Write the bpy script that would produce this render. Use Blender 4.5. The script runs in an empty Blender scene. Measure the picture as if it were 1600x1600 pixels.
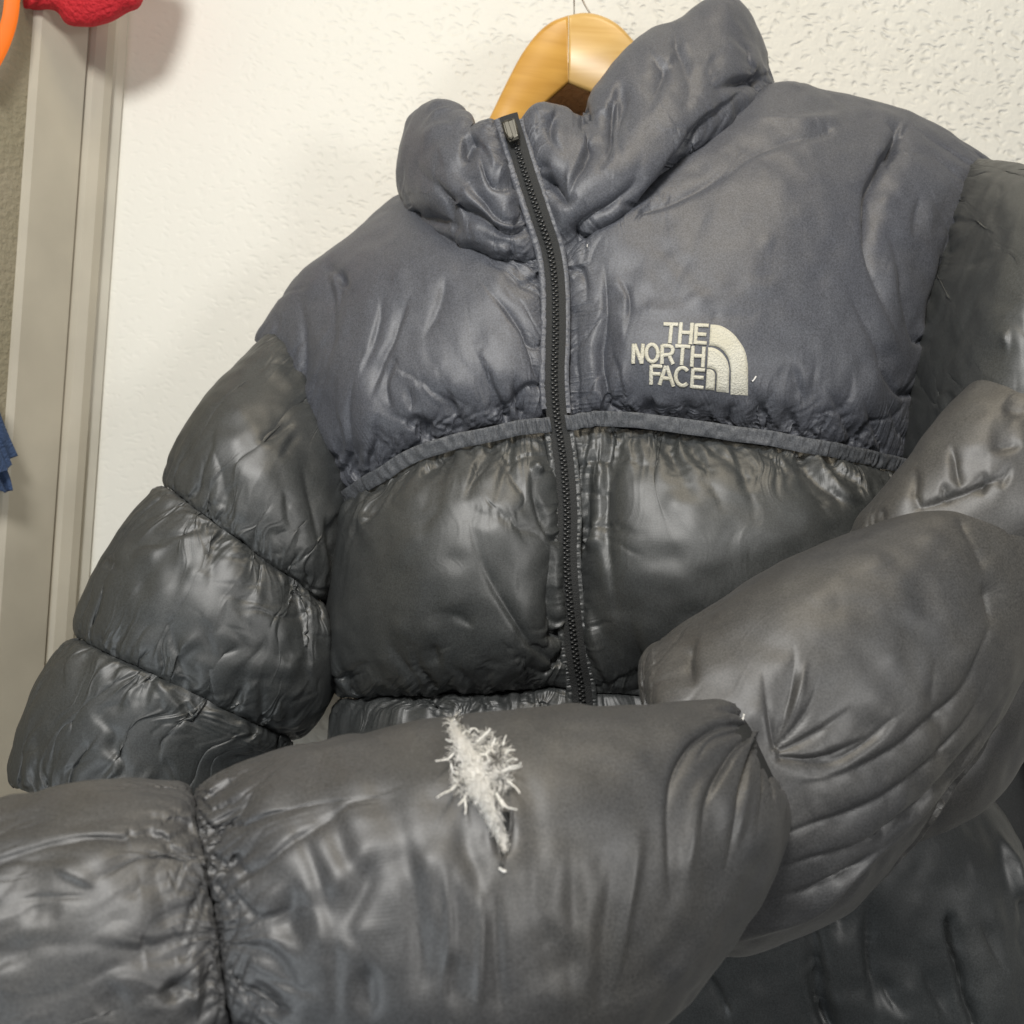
import bpy, math, random
import numpy as np
from mathutils import Vector, Matrix
from mathutils.bvhtree import BVHTree

random.seed(7)
rng = np.random.default_rng(11)
scene = bpy.context.scene
COL = scene.collection

# ------------------------------------------------------------------ camera
FPX = 1537.0                       # focal length in photo pixels (photo is 1600 wide)
CAM = np.array([0.0, 0.0, 1.40])
ROLL = math.radians(4.0)
FW = np.array([0.0, 1.0, 0.0])
RT = np.array([math.cos(ROLL), 0.0, math.sin(ROLL)])
UP = np.array([-math.sin(ROLL), 0.0, math.cos(ROLL)])
cam_d = bpy.data.cameras.new('camera')
cam = bpy.data.objects.new('camera', cam_d); COL.objects.link(cam)
m = Matrix(((RT[0], UP[0], -FW[0], CAM[0]), (RT[1], UP[1], -FW[1], CAM[1]), (RT[2], UP[2], -FW[2], CAM[2]), (0, 0, 0, 1)))
cam.matrix_world = m
cam_d.sensor_width = 36.0
cam_d.lens = 36.0 * FPX / 1600.0
cam_d.clip_start = 0.02; cam_d.clip_end = 50
cam_d.dof.use_dof = True
cam_d.dof.focus_distance = 0.72
cam_d.dof.aperture_fstop = 9.0
scene.camera = cam

# ------------------------------------------------------------------ world and lamps
world = bpy.data.worlds.new('World'); scene.world = world; world.use_nodes = True
bg = world.node_tree.nodes['Background']
bg.inputs['Color'].default_value = (0.93, 0.96, 1.0, 1); bg.inputs['Strength'].default_value = 0.07

def area(name, loc, target, size, power, col):
    l = bpy.data.lights.new(name, 'AREA'); l.shape = 'DISK'; l.size = size; l.energy = power; l.color = col
    o = bpy.data.objects.new(name, l); COL.objects.link(o); o.location = loc
    o.rotation_euler = (Vector(target) - Vector(loc)).to_track_quat('-Z', 'Y').to_euler()
    return o
area('front_lamp', (-0.32, -0.44, 2.25), (0.05, 0.8, 1.25), 0.36, 18.0, (1.0, 0.98, 0.945))
area('side_fill', (0.95, -0.50, 1.55), (0.30, 0.75, 1.05), 0.35, 6.5, (1.0, 0.98, 0.95))  # added fill that lights the lower right body panel
area('ceiling_lamp', (0.25, 0.20, 2.95), (0.1, 0.7, 1.2), 0.5, 7.5, (1.0, 0.86, 0.64))
area('low_fill', (-0.72, -0.25, 0.80), (-0.25, 0.42, 1.15), 0.5, 3.2, (0.90, 0.96, 1.0))  # added cool fill, brightens the lower left of the near sleeve

scene.view_settings.view_transform = 'Standard'
scene.view_settings.look = 'None'
scene.view_settings.gamma = 1.0
scene.view_settings.exposure = 0.0
scene.render.engine = 'CYCLES'
scene.cycles.use_denoising = True
scene.cycles.max_bounces = 6

# ------------------------------------------------------------------ helpers
def P(px, py, d):
    return CAM + d * (FW + RT * (px - 800.0) / FPX + UP * (800.0 - py) / FPX)

def proj(X):
    r = X - CAM
    d = r @ FW
    return 800.0 + FPX * (r @ RT) / d, 800.0 - FPX * (r @ UP) / d, d

class VNoise:
    """smooth value noise, vectorised"""
    def __init__(self, seed):
        self.t = np.random.default_rng(seed).uniform(-1, 1, (32, 32, 32)).astype(np.float32)
    def __call__(self, p):
        p = np.asarray(p, dtype=np.float32)
        i = np.floor(p).astype(np.int32); f = p - i
        f = f * f * (3 - 2 * f)
        i0 = i & 31; i1 = (i + 1) & 31
        t = self.t
        def g(a, b, c): return t[a[..., 0], b[..., 1], c[..., 2]]
        x0 = g(i0, i0, i0) * (1 - f[..., 0]) + g(i1, i0, i0) * f[..., 0]
        x1 = g(i0, i1, i0) * (1 - f[..., 0]) + g(i1, i1, i0) * f[..., 0]
        x2 = g(i0, i0, i1) * (1 - f[..., 0]) + g(i1, i0, i1) * f[..., 0]
        x3 = g(i0, i1, i1) * (1 - f[..., 0]) + g(i1, i1, i1) * f[..., 0]
        y0 = x0 * (1 - f[..., 1]) + x1 * f[..., 1]
        y1 = x2 * (1 - f[..., 1]) + x3 * f[..., 1]
        return y0 * (1 - f[..., 2]) + y1 * f[..., 2]
NZ = VNoise(3)
NV = [VNoise(21), VNoise(22), VNoise(23)]

def catmull(pts, n):
    """pts (k, ...) -> n samples, evenly in index space"""
    pts = np.asarray(pts, dtype=float); k = len(pts)
    t = np.linspace(0, k - 1, n); i = np.minimum(t.astype(int), k - 2); f = (t - i).reshape((-1,) + (1,) * (pts.ndim - 1))
    p1 = pts[i]; p2 = pts[i + 1]
    p0 = np.where((i > 0).reshape(f.shape), pts[np.maximum(i - 1, 0)], 2 * p1 - p2)
    p3 = np.where((i + 2 < k).reshape(f.shape), pts[np.minimum(i + 2, k - 1)], 2 * p2 - p1)
    return 0.5 * ((2 * p1) + (-p0 + p2) * f + (2 * p0 - 5 * p1 + 4 * p2 - p3) * f ** 2 + (-p0 + 3 * p1 - 3 * p2 + p3) * f ** 3)

def normals(X):
    gu = np.gradient(X, axis=1); gv = np.gradient(X, axis=0)
    n = np.cross(gu, gv); n /= np.linalg.norm(n, axis=2, keepdims=True) + 1e-12
    return n

def orient(X):
    """+1 when gu x gv points to the camera around the middle of the patch"""
    n = normals(X); h, w = X.shape[:2]
    s = (slice(h // 3, 2 * h // 3 + 1), slice(int(w * .45), int(w * .55) + 1))
    return 1.0 if ((CAM - X[s]) * n[s]).sum() > 0 else -1.0

def relax(X0, eu=0.008, ev=0.006, gt=0.0, gb=0.0, gl=0.0, gr=0.0, dec=0.028, iters=140, press=0.00012, kb=0.02, kbend=0.12, seed=1, amp=0.0012, pin=None, start=None):
    """settle a grid of cloth held out by the down behind it: the cloth is a little longer than the seams it is
    sewn to (gt, gb, gl, gr at the top, bottom, left and right seam) and buckles into gathers along them"""
    h, w = X0.shape[:2]
    sg = orient(X0)
    B = X0.astype(np.float32)
    d = lambda a, b: np.linalg.norm(a - b, axis=2)
    Lu = d(B[:, 1:], B[:, :-1]); Lv = d(B[1:], B[:-1])
    dv = np.concatenate([np.zeros((1, w)), np.cumsum(Lv, 0)]); du = np.concatenate([np.zeros((h, 1)), np.cumsum(Lu, 1)], 1)
    md = 0.65 + 0.7 * (NZ(B * 14.0 + seed * 3.1) * 0.5 + 0.5)
    EU = eu + md * (gt * np.exp(-dv / dec) + gb * np.exp(-(dv[-1:] - dv) / dec))
    EV = ev + md * (gl * np.exp(-du / dec) + gr * np.exp(-(du[:, -1:] - du) / dec))
    Ru = Lu * (1 + EU[:, 1:]); Rv = Lv * (1 + EV[1:])
    # diagonal and bend rest lengths from the edges
    ang = (B[:-1, 1:] - B[:-1, :-1]); an2 = (B[1:, :-1] - B[:-1, :-1])
    c = (ang * an2).sum(2) / (Lu[:-1] * Lv[:, :-1] + 1e-12)
    ru = 0.5 * (Ru[:-1] + Ru[1:]); rv = 0.5 * (Rv[:, :-1] + Rv[:, 1:])
    D1 = np.sqrt(np.maximum(ru ** 2 + rv ** 2 + 2 * c * ru * rv, 1e-12))
    D2 = np.sqrt(np.maximum(ru ** 2 + rv ** 2 - 2 * c * ru * rv, 1e-12))
    W = np.ones((h, w, 1), np.float32)
    W[0] = W[-1] = 0; W[:, 0] = W[:, -1] = 0
    if pin is not None: W[pin] = 0
    X = B.copy() if start is None else (B + start).astype(np.float32)
    n = normals(X) * sg
    q = X * 55.0 + seed * 7.3
    if start is None: X += (n * ((NZ(q) + 0.6 * NZ(q * 2.3 + 5))[..., None] * amp)).astype(np.float32) * W
    Xb = X0.astype(np.float32)
    sets = []
    def add(sa, sb, R, k): sets.append((sa, sb, R.astype(np.float32)[..., None], k))
    s = slice
    for o in (0, 1):
        na = len(range(o, w - 1, 2)); add((s(None), s(o, o + 2 * na, 2)), (s(None), s(o + 1, o + 1 + 2 * na, 2)), Ru[:, o::2], 0.9)
        na = len(range(o, h - 1, 2)); add((s(o, o + 2 * na, 2),), (s(o + 1, o + 1 + 2 * na, 2),), Rv[o::2], 0.9)
    for o in (0, 1):
        na = len(range(o, h - 1, 2))
        add((s(o, o + 2 * na, 2), s(0, w - 1)), (s(o + 1, o + 1 + 2 * na, 2), s(1, w)), D1[o::2], 0.35)
        add((s(o, o + 2 * na, 2), s(1, w)), (s(o + 1, o + 1 + 2 * na, 2), s(0, w - 1)), D2[o::2], 0.35)
    W3 = W
    for it in range(iters):
        if it % 4 == 0: n = (normals(X) * sg).astype(np.float32)
        X += W3 * (press * n + kb * (Xb - X))
        for sa, sb, R, k in sets:
            dd = X[sb] - X[sa]
            l = np.sqrt(np.einsum('ijk,ijk->ij', dd, dd))[..., None] + 1e-9
            wa = W3[sa]; wb = W3[sb]; ws = wa + wb; ws = np.where(ws > 0, ws, 1)
            cr = dd * (k * (l - R) / (l * ws))
            X[sa] += wa * cr; X[sb] -= wb * cr
        # bending: pull towards the neighbours' mean
        L = np.zeros_like(X)
        L[1:-1, 1:-1] = 0.25 * (X[2:, 1:-1] + X[:-2, 1:-1] + X[1:-1, 2:] + X[1:-1, :-2]) - X[1:-1, 1:-1]
        Lb = np.zeros_like(X)
        if kbend: X += W3 * kbend * L
    return X.astype(float)

def resample(D, shape):
    D = catmull(D, shape[0]); return np.swapaxes(catmull(np.swapaxes(D, 0, 1), shape[1]), 0, 1)

def settle(X0, levels=(4, 2, 1), its=(90, 60, 20), kbs=(.008, .012, .018), kbe=(.08, .08, .06), **kw):
    """relax from broad folds down to fine ones"""
    h, w = X0.shape[:2]; D = None
    for f, it, kb, kk in zip(levels, its, kbs, kbe):
        Xc = resample(X0, (max(8, (h - 1) // f + 1), max(8, (w - 1) // f + 1))) if f > 1 else X0
        D0 = None if D is None else resample(D, Xc.shape[:2])
        D = relax(Xc, iters=it, kb=kb, kbend=kk, start=D0, **kw) - Xc
    return X0 + D

def warp_grid(X, seed, amt=0.05):
    """let the threads of the grid wander so that folds do not follow straight lines"""
    h, w = X.shape[:2]
    u = np.linspace(0, 1, w)[None].repeat(h, 0); v = np.linspace(0, 1, h)[:, None].repeat(w, 1)
    asp = w / h
    q = np.stack([u * 6 * max(asp, .4), v * 6 / max(min(asp, 2.5), .4), np.full_like(u, seed * 1.7)], -1)
    nu = NV[0](q) + 0.5 * NV[0](q * 2.1 + 3); nv_ = NV[1](q) + 0.5 * NV[1](q * 2.1 + 3)
    eu_ = np.sin(np.pi * u) ** 0.7; ev_ = np.sin(np.pi * v) ** 0.7
    uu = np.clip(u + amt * nu * eu_, 0, 1) * (w - 1); vv = np.clip(v + amt * nv_ * ev_, 0, 1) * (h - 1)
    # the border keeps its line but its points may slide along it
    i = np.minimum(uu.astype(int), w - 2); j = np.minimum(vv.astype(int), h - 2); f = (uu - i)[..., None]; g = (vv - j)[..., None]
    return (X[j, i] * (1 - f) + X[j, i + 1] * f) * (1 - g) + (X[j + 1, i] * (1 - f) + X[j + 1, i + 1] * f) * g

def gathers(X, edges, seed):
    """short tucks running in from the seams; edges: {'t': (spacing, length, width, depth)} in millimetres"""
    r = np.random.default_rng(seed)
    h, w = X.shape[:2]
    sg = orient(X); n = normals(X) * sg
    Lu = np.linalg.norm(np.diff(X, axis=1), axis=2); Lv = np.linalg.norm(np.diff(X, axis=0), axis=2)
    su = np.concatenate([np.zeros((h, 1)), np.cumsum(Lu, 1)], 1) * 1000; sv = np.concatenate([np.zeros((1, w)), np.cumsum(Lv, 0)], 0) * 1000
    disp = np.zeros((h, w))
    for e, (sp, ln, wd, dp) in edges.items():
        if e in 'tb':
            S = su; T = sv if e == 't' else sv[-1:] - sv; total = su[0 if e == 't' else -1, -1]
        else:
            S = sv; T = su if e == 'l' else su[:, -1:] - su; total = sv[-1, 0 if e == 'l' else -1]
        pos = 0.0
        while pos < total:
            pos += sp * r.uniform(0.35, 1.7)
            L = ln * float(np.clip(r.lognormal(-0.1, 0.55), 0.25, 2.4)); sl = r.normal(0, 0.15); cu = r.normal(0, 0.2) / max(L, 8)
            wv = wd * r.uniform(0.6, 1.5) * (0.7 + 0.3 * L / ln); am = dp * r.uniform(0.4, 1.3) * min(1.6, 0.6 + 0.4 * L / ln)
            sc = total and 1.0
            mk = (T < L * 1.05) & (np.abs(S - pos) < abs(sl) * L + abs(cu) * L * L + 4 * wv)
            if not mk.any(): continue
            t = T[mk] / L
            c = pos + sl * T[mk] + cu * T[mk] ** 2
            x = (S[mk] - c) / (wv * (0.55 + 0.6 * t))
            tp = np.clip(1 - t, 0, 1) ** 0.8 * np.clip(T[mk] / 3.0 + 0.25, 0, 1)
            sy = 1 if r.random() < .5 else -1
            y_ = x * sy
            prof = np.where(y_ < 0, np.exp(-(np.abs(y_) / .5) ** 1.3), 0.55 * np.exp(-np.abs(y_) / .7) + 0.45 * np.exp(-(y_ / 2.4) ** 2))
            disp[mk] -= am * 0.001 * prof * tp
    return X + n * disp[..., None]

def seg_dist(px, py, poly):
    """distance to a polyline in the patch's own layout plus position along it (0..1) and signed side"""
    best = np.full(px.shape, 1e9); par = np.zeros(px.shape); side = np.zeros(px.shape)
    pts = np.asarray(poly, float)
    L = np.concatenate([[0], np.cumsum(np.linalg.norm(np.diff(pts, axis=0), axis=1))])
    for i in range(len(pts) - 1):
        a = pts[i]; b = pts[i + 1]; ab = b - a; l2 = ab @ ab
        t = np.clip(((px - a[0]) * ab[0] + (py - a[1]) * ab[1]) / l2, 0, 1)
        dx = px - a[0] - t * ab[0]; dy = py - a[1] - t * ab[1]
        d = np.hypot(dx, dy); k = d < best
        best = np.where(k, d, best); par = np.where(k, (L[i] + t * (L[i + 1] - L[i])) / L[-1], par)
        side = np.where(k, np.sign(ab[0] * dy - ab[1] * dx), side)
    return best, par, side

def apply_folds(X, folds, facing=True, lr=True):
    """press creases (amp < 0) and raise ridges (amp > 0) in millimetres along lines of the cloth"""
    if not folds: return X
    sg = orient(X)
    px, py, d = proj(X)
    n = normals(X) * sg
    ok = ((CAM - X) * n).sum(2) > 0 if facing else np.ones(px.shape, bool)
    disp = np.zeros(px.shape)
    q = X * 22.0
    wx = px + 6 * NV[0](q) + 1.5 * NV[0](q * 2.7); wy = py + 6 * NV[1](q) + 1.5 * NV[1](q * 2.7); wn = NV[2](q * 1.3)
    edge = [np.stack([px[0], py[0]], -1), np.stack([px[-1], py[-1]], -1)] + ([np.stack([px[:, 0], py[:, 0]], -1), np.stack([px[:, -1], py[:, -1]], -1)] if lr else [])
    edge = np.concatenate(edge)
    for f in folds:
        poly, wd, amp = f[0], f[1], f[2]
        mode = f[3] if len(f) > 3 else 0
        if mode in (0, 5) and amp < 0:                  # folds that end near a seam are pulled from it
            e = [np.hypot(edge[:, 0] - p[0], edge[:, 1] - p[1]) for p in (poly[0], poly[-1])]
            k = 0 if e[0].min() <= e[1].min() else 1
            if e[k].min() < 38:
                poly = list(poly) if k == 0 else list(poly)[::-1]
                poly = [tuple(edge[e[k].argmin()])] + poly; mode = 2; amp = amp * 1.15
        cv = catmull(poly, max(8, 5 * len(poly))) if len(poly) > 2 else np.asarray(poly, float)
        lo = cv.min(0) - 4 * wd; hi = cv.max(0) + 4 * wd
        mk = (px > lo[0]) & (px < hi[0]) & (py > lo[1]) & (py < hi[1]) & ok
        if not mk.any(): continue
        b, t, sd = seg_dist(wx[mk], wy[mk], cv)
        wv = wd * (0.45 + 0.6 * np.sin(np.pi * np.clip(t, 0, 1)) ** 0.7) * (1 + 0.35 * wn[mk])
        tap = np.clip(np.minimum(t, 1 - t) / 0.38, 0, 1); tap = tap * tap * (3 - 2 * tap)
        if mode == 2: tap = np.clip((1 - t) / 0.6, 0, 1) ** 1.2          # deep at the start, runs out at the end
        if mode == 3: tap = np.ones_like(t)
        xs = sd * b / wv; asy = 1.0 if (int(poly[0][0] * 7 + poly[0][1] * 3) % 2) else -1.0
        if mode == 5: prof = 0.75 * np.exp(-(xs / 1.1) ** 2) + 0.25 * np.exp(-(xs / 2.6) ** 2) - 0.3 * np.exp(-((xs * asy - 2.3) / 1.3) ** 2)
        elif mode == 1: prof = np.exp(-xs * xs)
        elif amp > 0: prof = np.where(xs * asy > 0, np.exp(-(xs / 0.7) ** 2), np.exp(-(xs / 1.7) ** 2))
        else:           # thin crease: steep on one side, running out slowly on the other
            y_ = xs * asy
            prof = np.where(y_ < 0, np.exp(-(np.abs(y_) / 0.6) ** 1.3), 0.6 * np.exp(-np.abs(y_) / 0.8) + 0.4 * np.exp(-(y_ / 3.0) ** 2))
        disp[mk] += amp * 0.001 * prof * tap
    lu = np.linalg.norm(np.diff(X, axis=1), axis=2); lv = np.linalg.norm(np.diff(X, axis=0), axis=2)
    cu = np.concatenate([np.zeros(lu[:, :1].shape), np.cumsum(lu, 1)], 1); cv_ = np.concatenate([np.zeros(lv[:1].shape), np.cumsum(lv, 0)], 0)
    em = np.clip(np.minimum(np.minimum(cu, cu[:, -1:] - cu), np.minimum(cv_, cv_[-1:] - cv_)) / 0.004, 0, 1)     # sewn edges stay put
    return X + n * (disp * em)[..., None]

def smooth(X, k=1, a=0.5):
    for _ in range(k):
        Y = X.copy()
        Y[1:-1, 1:-1] += a * (0.25 * (X[2:, 1:-1] + X[:-2, 1:-1] + X[1:-1, 2:] + X[1:-1, :-2]) - X[1:-1, 1:-1])
        X = Y
    return X

ALLV = {}
def grid_obj(name, X, mat, parent=None, key=None, sub=1, lr=True):
    h, w = X.shape[:2]
    sg = orient(X)
    idx = np.arange(h * w).reshape(h, w)
    q = np.stack([idx[:-1, :-1], idx[:-1, 1:], idx[1:, 1:], idx[1:, :-1]], -1).reshape(-1, 4)
    if sg < 0: q = q[:, ::-1]
    me = bpy.data.meshes.new(name)
    me.from_pydata(X.reshape(-1, 3).tolist(), [], q.tolist())
    me.polygons.foreach_set('use_smooth', np.ones(len(q), bool))
    # UV in metres of cloth
    Lu = np.linalg.norm(np.diff(X, axis=1), axis=2).mean(0); Lv = np.linalg.norm(np.diff(X, axis=0), axis=2).mean(1)
    U = np.concatenate([[0], np.cumsum(Lu)]); V = np.concatenate([[0], np.cumsum(Lv)])
    uv = np.stack(np.meshgrid(U, V), -1).reshape(-1, 2)
    l = me.uv_layers.new(name='cloth')
    l.data.foreach_set('uv', uv[q.reshape(-1)].astype(np.float32).reshape(-1))
    lu = np.linalg.norm(np.diff(X, axis=1), axis=2); lv = np.linalg.norm(np.diff(X, axis=0), axis=2)
    cu = np.concatenate([np.zeros((h, 1)), np.cumsum(lu, 1)], 1); cv = np.concatenate([np.zeros((1, w)), np.cumsum(lv, 0)], 0)
    sm_ = np.stack([np.minimum(cv, cv[-1:] - cv), np.minimum(cu, cu[:, -1:] - cu) if lr else np.ones_like(cu)], -1).reshape(-1, 2)
    l2 = me.uv_layers.new(name='seam')              # how far the cloth is from its seams, in metres
    l2.data.foreach_set('uv', sm_[q.reshape(-1)].astype(np.float32).reshape(-1))
    me.materials.append(mat)
    o = bpy.data.objects.new(name, me); COL.objects.link(o)
    if parent: o.parent = parent
    if sub:
        md = o.modifiers.new('subdivision', 'SUBSURF'); md.levels = sub; md.render_levels = sub
    if key: ALLV[key] = BVHTree.FromPolygons(X.reshape(-1, 3).tolist(), q.tolist())
    return o

def mesh_obj(name, V, F, mat, parent=None, smooth_=True):
    me = bpy.data.meshes.new(name); me.from_pydata([tuple(v) for v in V], [], F)
    if smooth_: me.polygons.foreach_set('use_smooth', np.ones(len(F), bool))
    me.materials.append(mat); me.update()
    o = bpy.data.objects.new(name, me); COL.objects.link(o)
    if parent: o.parent = parent
    return o

def empty(name, loc, label, cat, group=None):
    o = bpy.data.objects.new(name, None); COL.objects.link(o); o.location = loc; o.empty_display_size = 0.05
    o['label'] = label; o['category'] = cat
    if group: o['group'] = group
    return o

def adopt(parent):
    bpy.context.view_layer.update()
    for c in parent.children: c.matrix_parent_inverse = parent.matrix_world.inverted()

def hit(keys, px, py):
    """first cloth surface met on the line through a photo point: position and normal"""
    dr = Vector(P(px, py, 1.0) - CAM).normalized(); best = None
    for k in keys:
        loc, nor, i, dist = ALLV[k].ray_cast(Vector(CAM), dr)
        if loc is not None and (best is None or dist < best[2]): best = (loc, nor, dist)
    if best is None: return None
    n = best[1]
    if n.dot(dr) > 0: n = -n
    return np.array(best[0]), np.array(n)

# ------------------------------------------------------------------ materials
def mat_new(name):
    mt = bpy.data.materials.new(name); mt.use_nodes = True
    nt = mt.node_tree; b = nt.nodes['Principled BSDF']
    return mt, nt, b

def nylon(name, c1, c2, rough, dirt=None, dirt_amt=0.0, weave=0.07, crinkle=0.25, sheen=0.1, spec=0.5, c_scale=9.0, crease=0.0, tuck=0.0):
    mt, nt, b = mat_new(name); N = nt.nodes; L = nt.links
    tc = N.new('ShaderNodeTexCoord')
    n1 = N.new('ShaderNodeTexNoise'); n1.inputs['Scale'].default_value = c_scale; n1.inputs['Detail'].default_value = 6; n1.inputs['Roughness'].default_value = 0.6
    L.new(tc.outputs['Object'], n1.inputs['Vector'])
    r1 = N.new('ShaderNodeValToRGB'); r1.color_ramp.elements[0].position = 0.32; r1.color_ramp.elements[1].position = 0.68
    r1.color_ramp.elements[0].color = (*c1, 1); r1.color_ramp.elements[1].color = (*c2, 1)
    L.new(n1.outputs['Fac'], r1.inputs['Fac'])
    col = r1.outputs['Color']
    if dirt:
        n2 = N.new('ShaderNodeTexNoise'); n2.inputs['Scale'].default_value = 5.0; n2.inputs['Detail'].default_value = 8; n2.inputs['Roughness'].default_value = 0.65; n2.inputs['Distortion'].default_value = 0.6
        mp = N.new('ShaderNodeMapping'); mp.inputs['Location'].default_value = (3.1, 1.7, 0.4); L.new(tc.outputs['Object'], mp.inputs['Vector']); L.new(mp.outputs['Vector'], n2.inputs['Vector'])
        r2 = N.new('ShaderNodeValToRGB'); r2.color_ramp.elements[0].position = 0.40; r2.color_ramp.elements[1].position = 0.72
        L.new(n2.outputs['Fac'], r2.inputs['Fac'])
        ml = N.new('ShaderNodeMath'); ml.operation = 'MULTIPLY'; ml.inputs[1].default_value = dirt_amt; L.new(r2.outputs['Color'], ml.inputs[0])
        mx = N.new('ShaderNodeMix'); mx.data_type = 'RGBA'; L.new(ml.outputs[0], mx.inputs['Factor']); L.new(col, mx.inputs['A']); mx.inputs['B'].default_value = (*dirt, 1)
        col = mx.outputs['Result']
    gn = N.new('ShaderNodeTexNoise'); gn.inputs['Scale'].default_value = 850; gn.inputs['Detail'].default_value = 2; L.new(tc.outputs['Object'], gn.inputs['Vector'])
    gr_ = N.new('ShaderNodeMapRange'); gr_.inputs['From Min'].default_value = 0.3; gr_.inputs['From Max'].default_value = 0.7; gr_.inputs['To Min'].default_value = 0.62; gr_.inputs['To Max'].default_value = 1.42; L.new(gn.outputs['Fac'], gr_.inputs['Value'])
    gm = N.new('ShaderNodeMix'); gm.data_type = 'RGBA'; gm.blend_type = 'MULTIPLY'; gm.inputs['Factor'].default_value = 1.0; L.new(col, gm.inputs['A']); L.new(gr_.outputs['Result'], gm.inputs['B']); col = gm.outputs['Result']
    L.new(col, b.inputs['Base Color'])
    rn = N.new('ShaderNodeTexNoise'); rn.inputs['Scale'].default_value = 22; rn.inputs['Detail'].default_value = 5; L.new(tc.outputs['Object'], rn.inputs['Vector'])
    mr = N.new('ShaderNodeMapRange'); mr.inputs['To Min'].default_value = rough - 0.03; mr.inputs['To Max'].default_value = rough + 0.05
    L.new(rn.outputs['Fac'], mr.inputs['Value']); L.new(mr.outputs['Result'], b.inputs['Roughness'])
    b.inputs['Specular IOR Level'].default_value = spec
    b.inputs['Sheen Weight'].default_value = sheen; b.inputs['Sheen Roughness'].default_value = 0.5
    # fine weave in cloth coordinates
    uv = N.new('ShaderNodeUVMap'); uv.uv_map = 'cloth'
    def wave(direction, sc):
        w = N.new('ShaderNodeTexWave'); w.wave_type = 'BANDS'; w.bands_direction = direction; w.inputs['Scale'].default_value = sc; w.inputs['Distortion'].default_value = 1.5; w.inputs['Detail'].default_value = 2.0
        L.new(uv.outputs['UV'], w.inputs['Vector']); return w
    wx = wave('X', 320); wy = wave('Y', 320)
    ad = N.new('ShaderNodeMath'); L.new(wx.outputs['Fac'], ad.inputs[0]); L.new(wy.outputs['Fac'], ad.inputs[1])
    cn = N.new('ShaderNodeTexNoise'); cn.inputs['Scale'].default_value = 60; cn.inputs['Detail'].default_value = 4; cn.inputs['Roughness'].default_value = 0.55; cn.inputs['Distortion'].default_value = 0.8
    L.new(tc.outputs['Object'], cn.inputs['Vector'])
    b1 = N.new('ShaderNodeBump'); b1.inputs['Strength'].default_value = crinkle; b1.inputs['Distance'].default_value = 0.004; L.new(cn.outputs['Fac'], b1.inputs['Height'])
    if crease:      # hairline creases of thin worn cloth
        rg = N.new('ShaderNodeTexNoise'); rg.noise_type = 'RIDGED_MULTIFRACTAL'; rg.inputs['Scale'].default_value = 13; rg.inputs['Detail'].default_value = 3; rg.inputs['Roughness'].default_value = 0.45; rg.inputs['Distortion'].default_value = 0.5
        L.new(tc.outputs['Object'], rg.inputs['Vector'])
        rr = N.new('ShaderNodeMapRange'); rr.inputs['From Min'].default_value = 0.9; rr.inputs['From Max'].default_value = 1.9; L.new(rg.outputs['Fac'], rr.inputs['Value'])
        b3 = N.new('ShaderNodeBump'); b3.inputs['Strength'].default_value = crease; b3.inputs['Distance'].default_value = 0.004; L.new(rr.outputs['Result'], b3.inputs['Height']); L.new(b1.outputs['Normal'], b3.inputs['Normal']); b1 = b3
    if tuck:        # fine straight tucks that run in from the seams
        sv_ = N.new('ShaderNodeUVMap'); sv_.uv_map = 'seam'; ss = N.new('ShaderNodeSeparateXYZ'); L.new(sv_.outputs['UV'], ss.inputs[0])
        wn = N.new('ShaderNodeTexNoise'); wn.inputs['Scale'].default_value = 24; wn.inputs['Detail'].default_value = 1; L.new(uv.outputs['UV'], wn.inputs['Vector'])
        wm = N.new('ShaderNodeMix'); wm.data_type = 'VECTOR'; wm.inputs['Factor'].default_value = 0.016; L.new(uv.outputs['UV'], wm.inputs['A']); L.new(wn.outputs['Color'], wm.inputs['B'])
        tot = None
        for axis, sc_, reach, base in ((0, (170, 9, 1), 0.075, 0.10), (1, (9, 170, 1), 0.045, 0.0)):
            mp = N.new('ShaderNodeMapping'); mp.inputs['Scale'].default_value = sc_; L.new(wm.outputs['Result'], mp.inputs['Vector'])
            rn_ = N.new('ShaderNodeTexNoise'); rn_.noise_dimensions = '2D'; rn_.noise_type = 'RIDGED_MULTIFRACTAL'; rn_.inputs['Scale'].default_value = 1.0; rn_.inputs['Detail'].default_value = 1.5; rn_.inputs['Roughness'].default_value = 0.5
            L.new(mp.outputs['Vector'], rn_.inputs['Vector'])
            mk_ = N.new('ShaderNodeMapRange'); mk_.interpolation_type = 'SMOOTHERSTEP'; mk_.inputs['From Min'].default_value = 0.0; mk_.inputs['From Max'].default_value = reach; mk_.inputs['To Min'].default_value = 1.0; mk_.inputs['To Max'].default_value = base
            L.new(ss.outputs[axis], mk_.inputs['Value'])
            pw = N.new('ShaderNodeMath'); pw.operation = 'MULTIPLY'; L.new(rn_.outputs['Fac'], pw.inputs[0]); L.new(mk_.outputs['Result'], pw.inputs[1])
            if tot is None: tot = pw.outputs[0]
            else:
                ad_ = N.new('ShaderNodeMath'); L.new(tot, ad_.inputs[0]); L.new(pw.outputs[0], ad_.inputs[1]); tot = ad_.outputs[0]
        b4 = N.new('ShaderNodeBump'); b4.inputs['Strength'].default_value = tuck; b4.inputs['Distance'].default_value = 0.0016; L.new(tot, b4.inputs['Height']); L.new(b1.outputs['Normal'], b4.inputs['Normal']); b1 = b4
    b2 = N.new('ShaderNodeBump'); b2.inputs['Strength'].default_value = weave; b2.inputs['Distance'].default_value = 0.0003; L.new(ad.outputs[0], b2.inputs['Height']); L.new(b1.outputs['Normal'], b2.inputs['Normal'])
    L.new(b2.outputs['Normal'], b.inputs['Normal'])
    return mt

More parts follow.
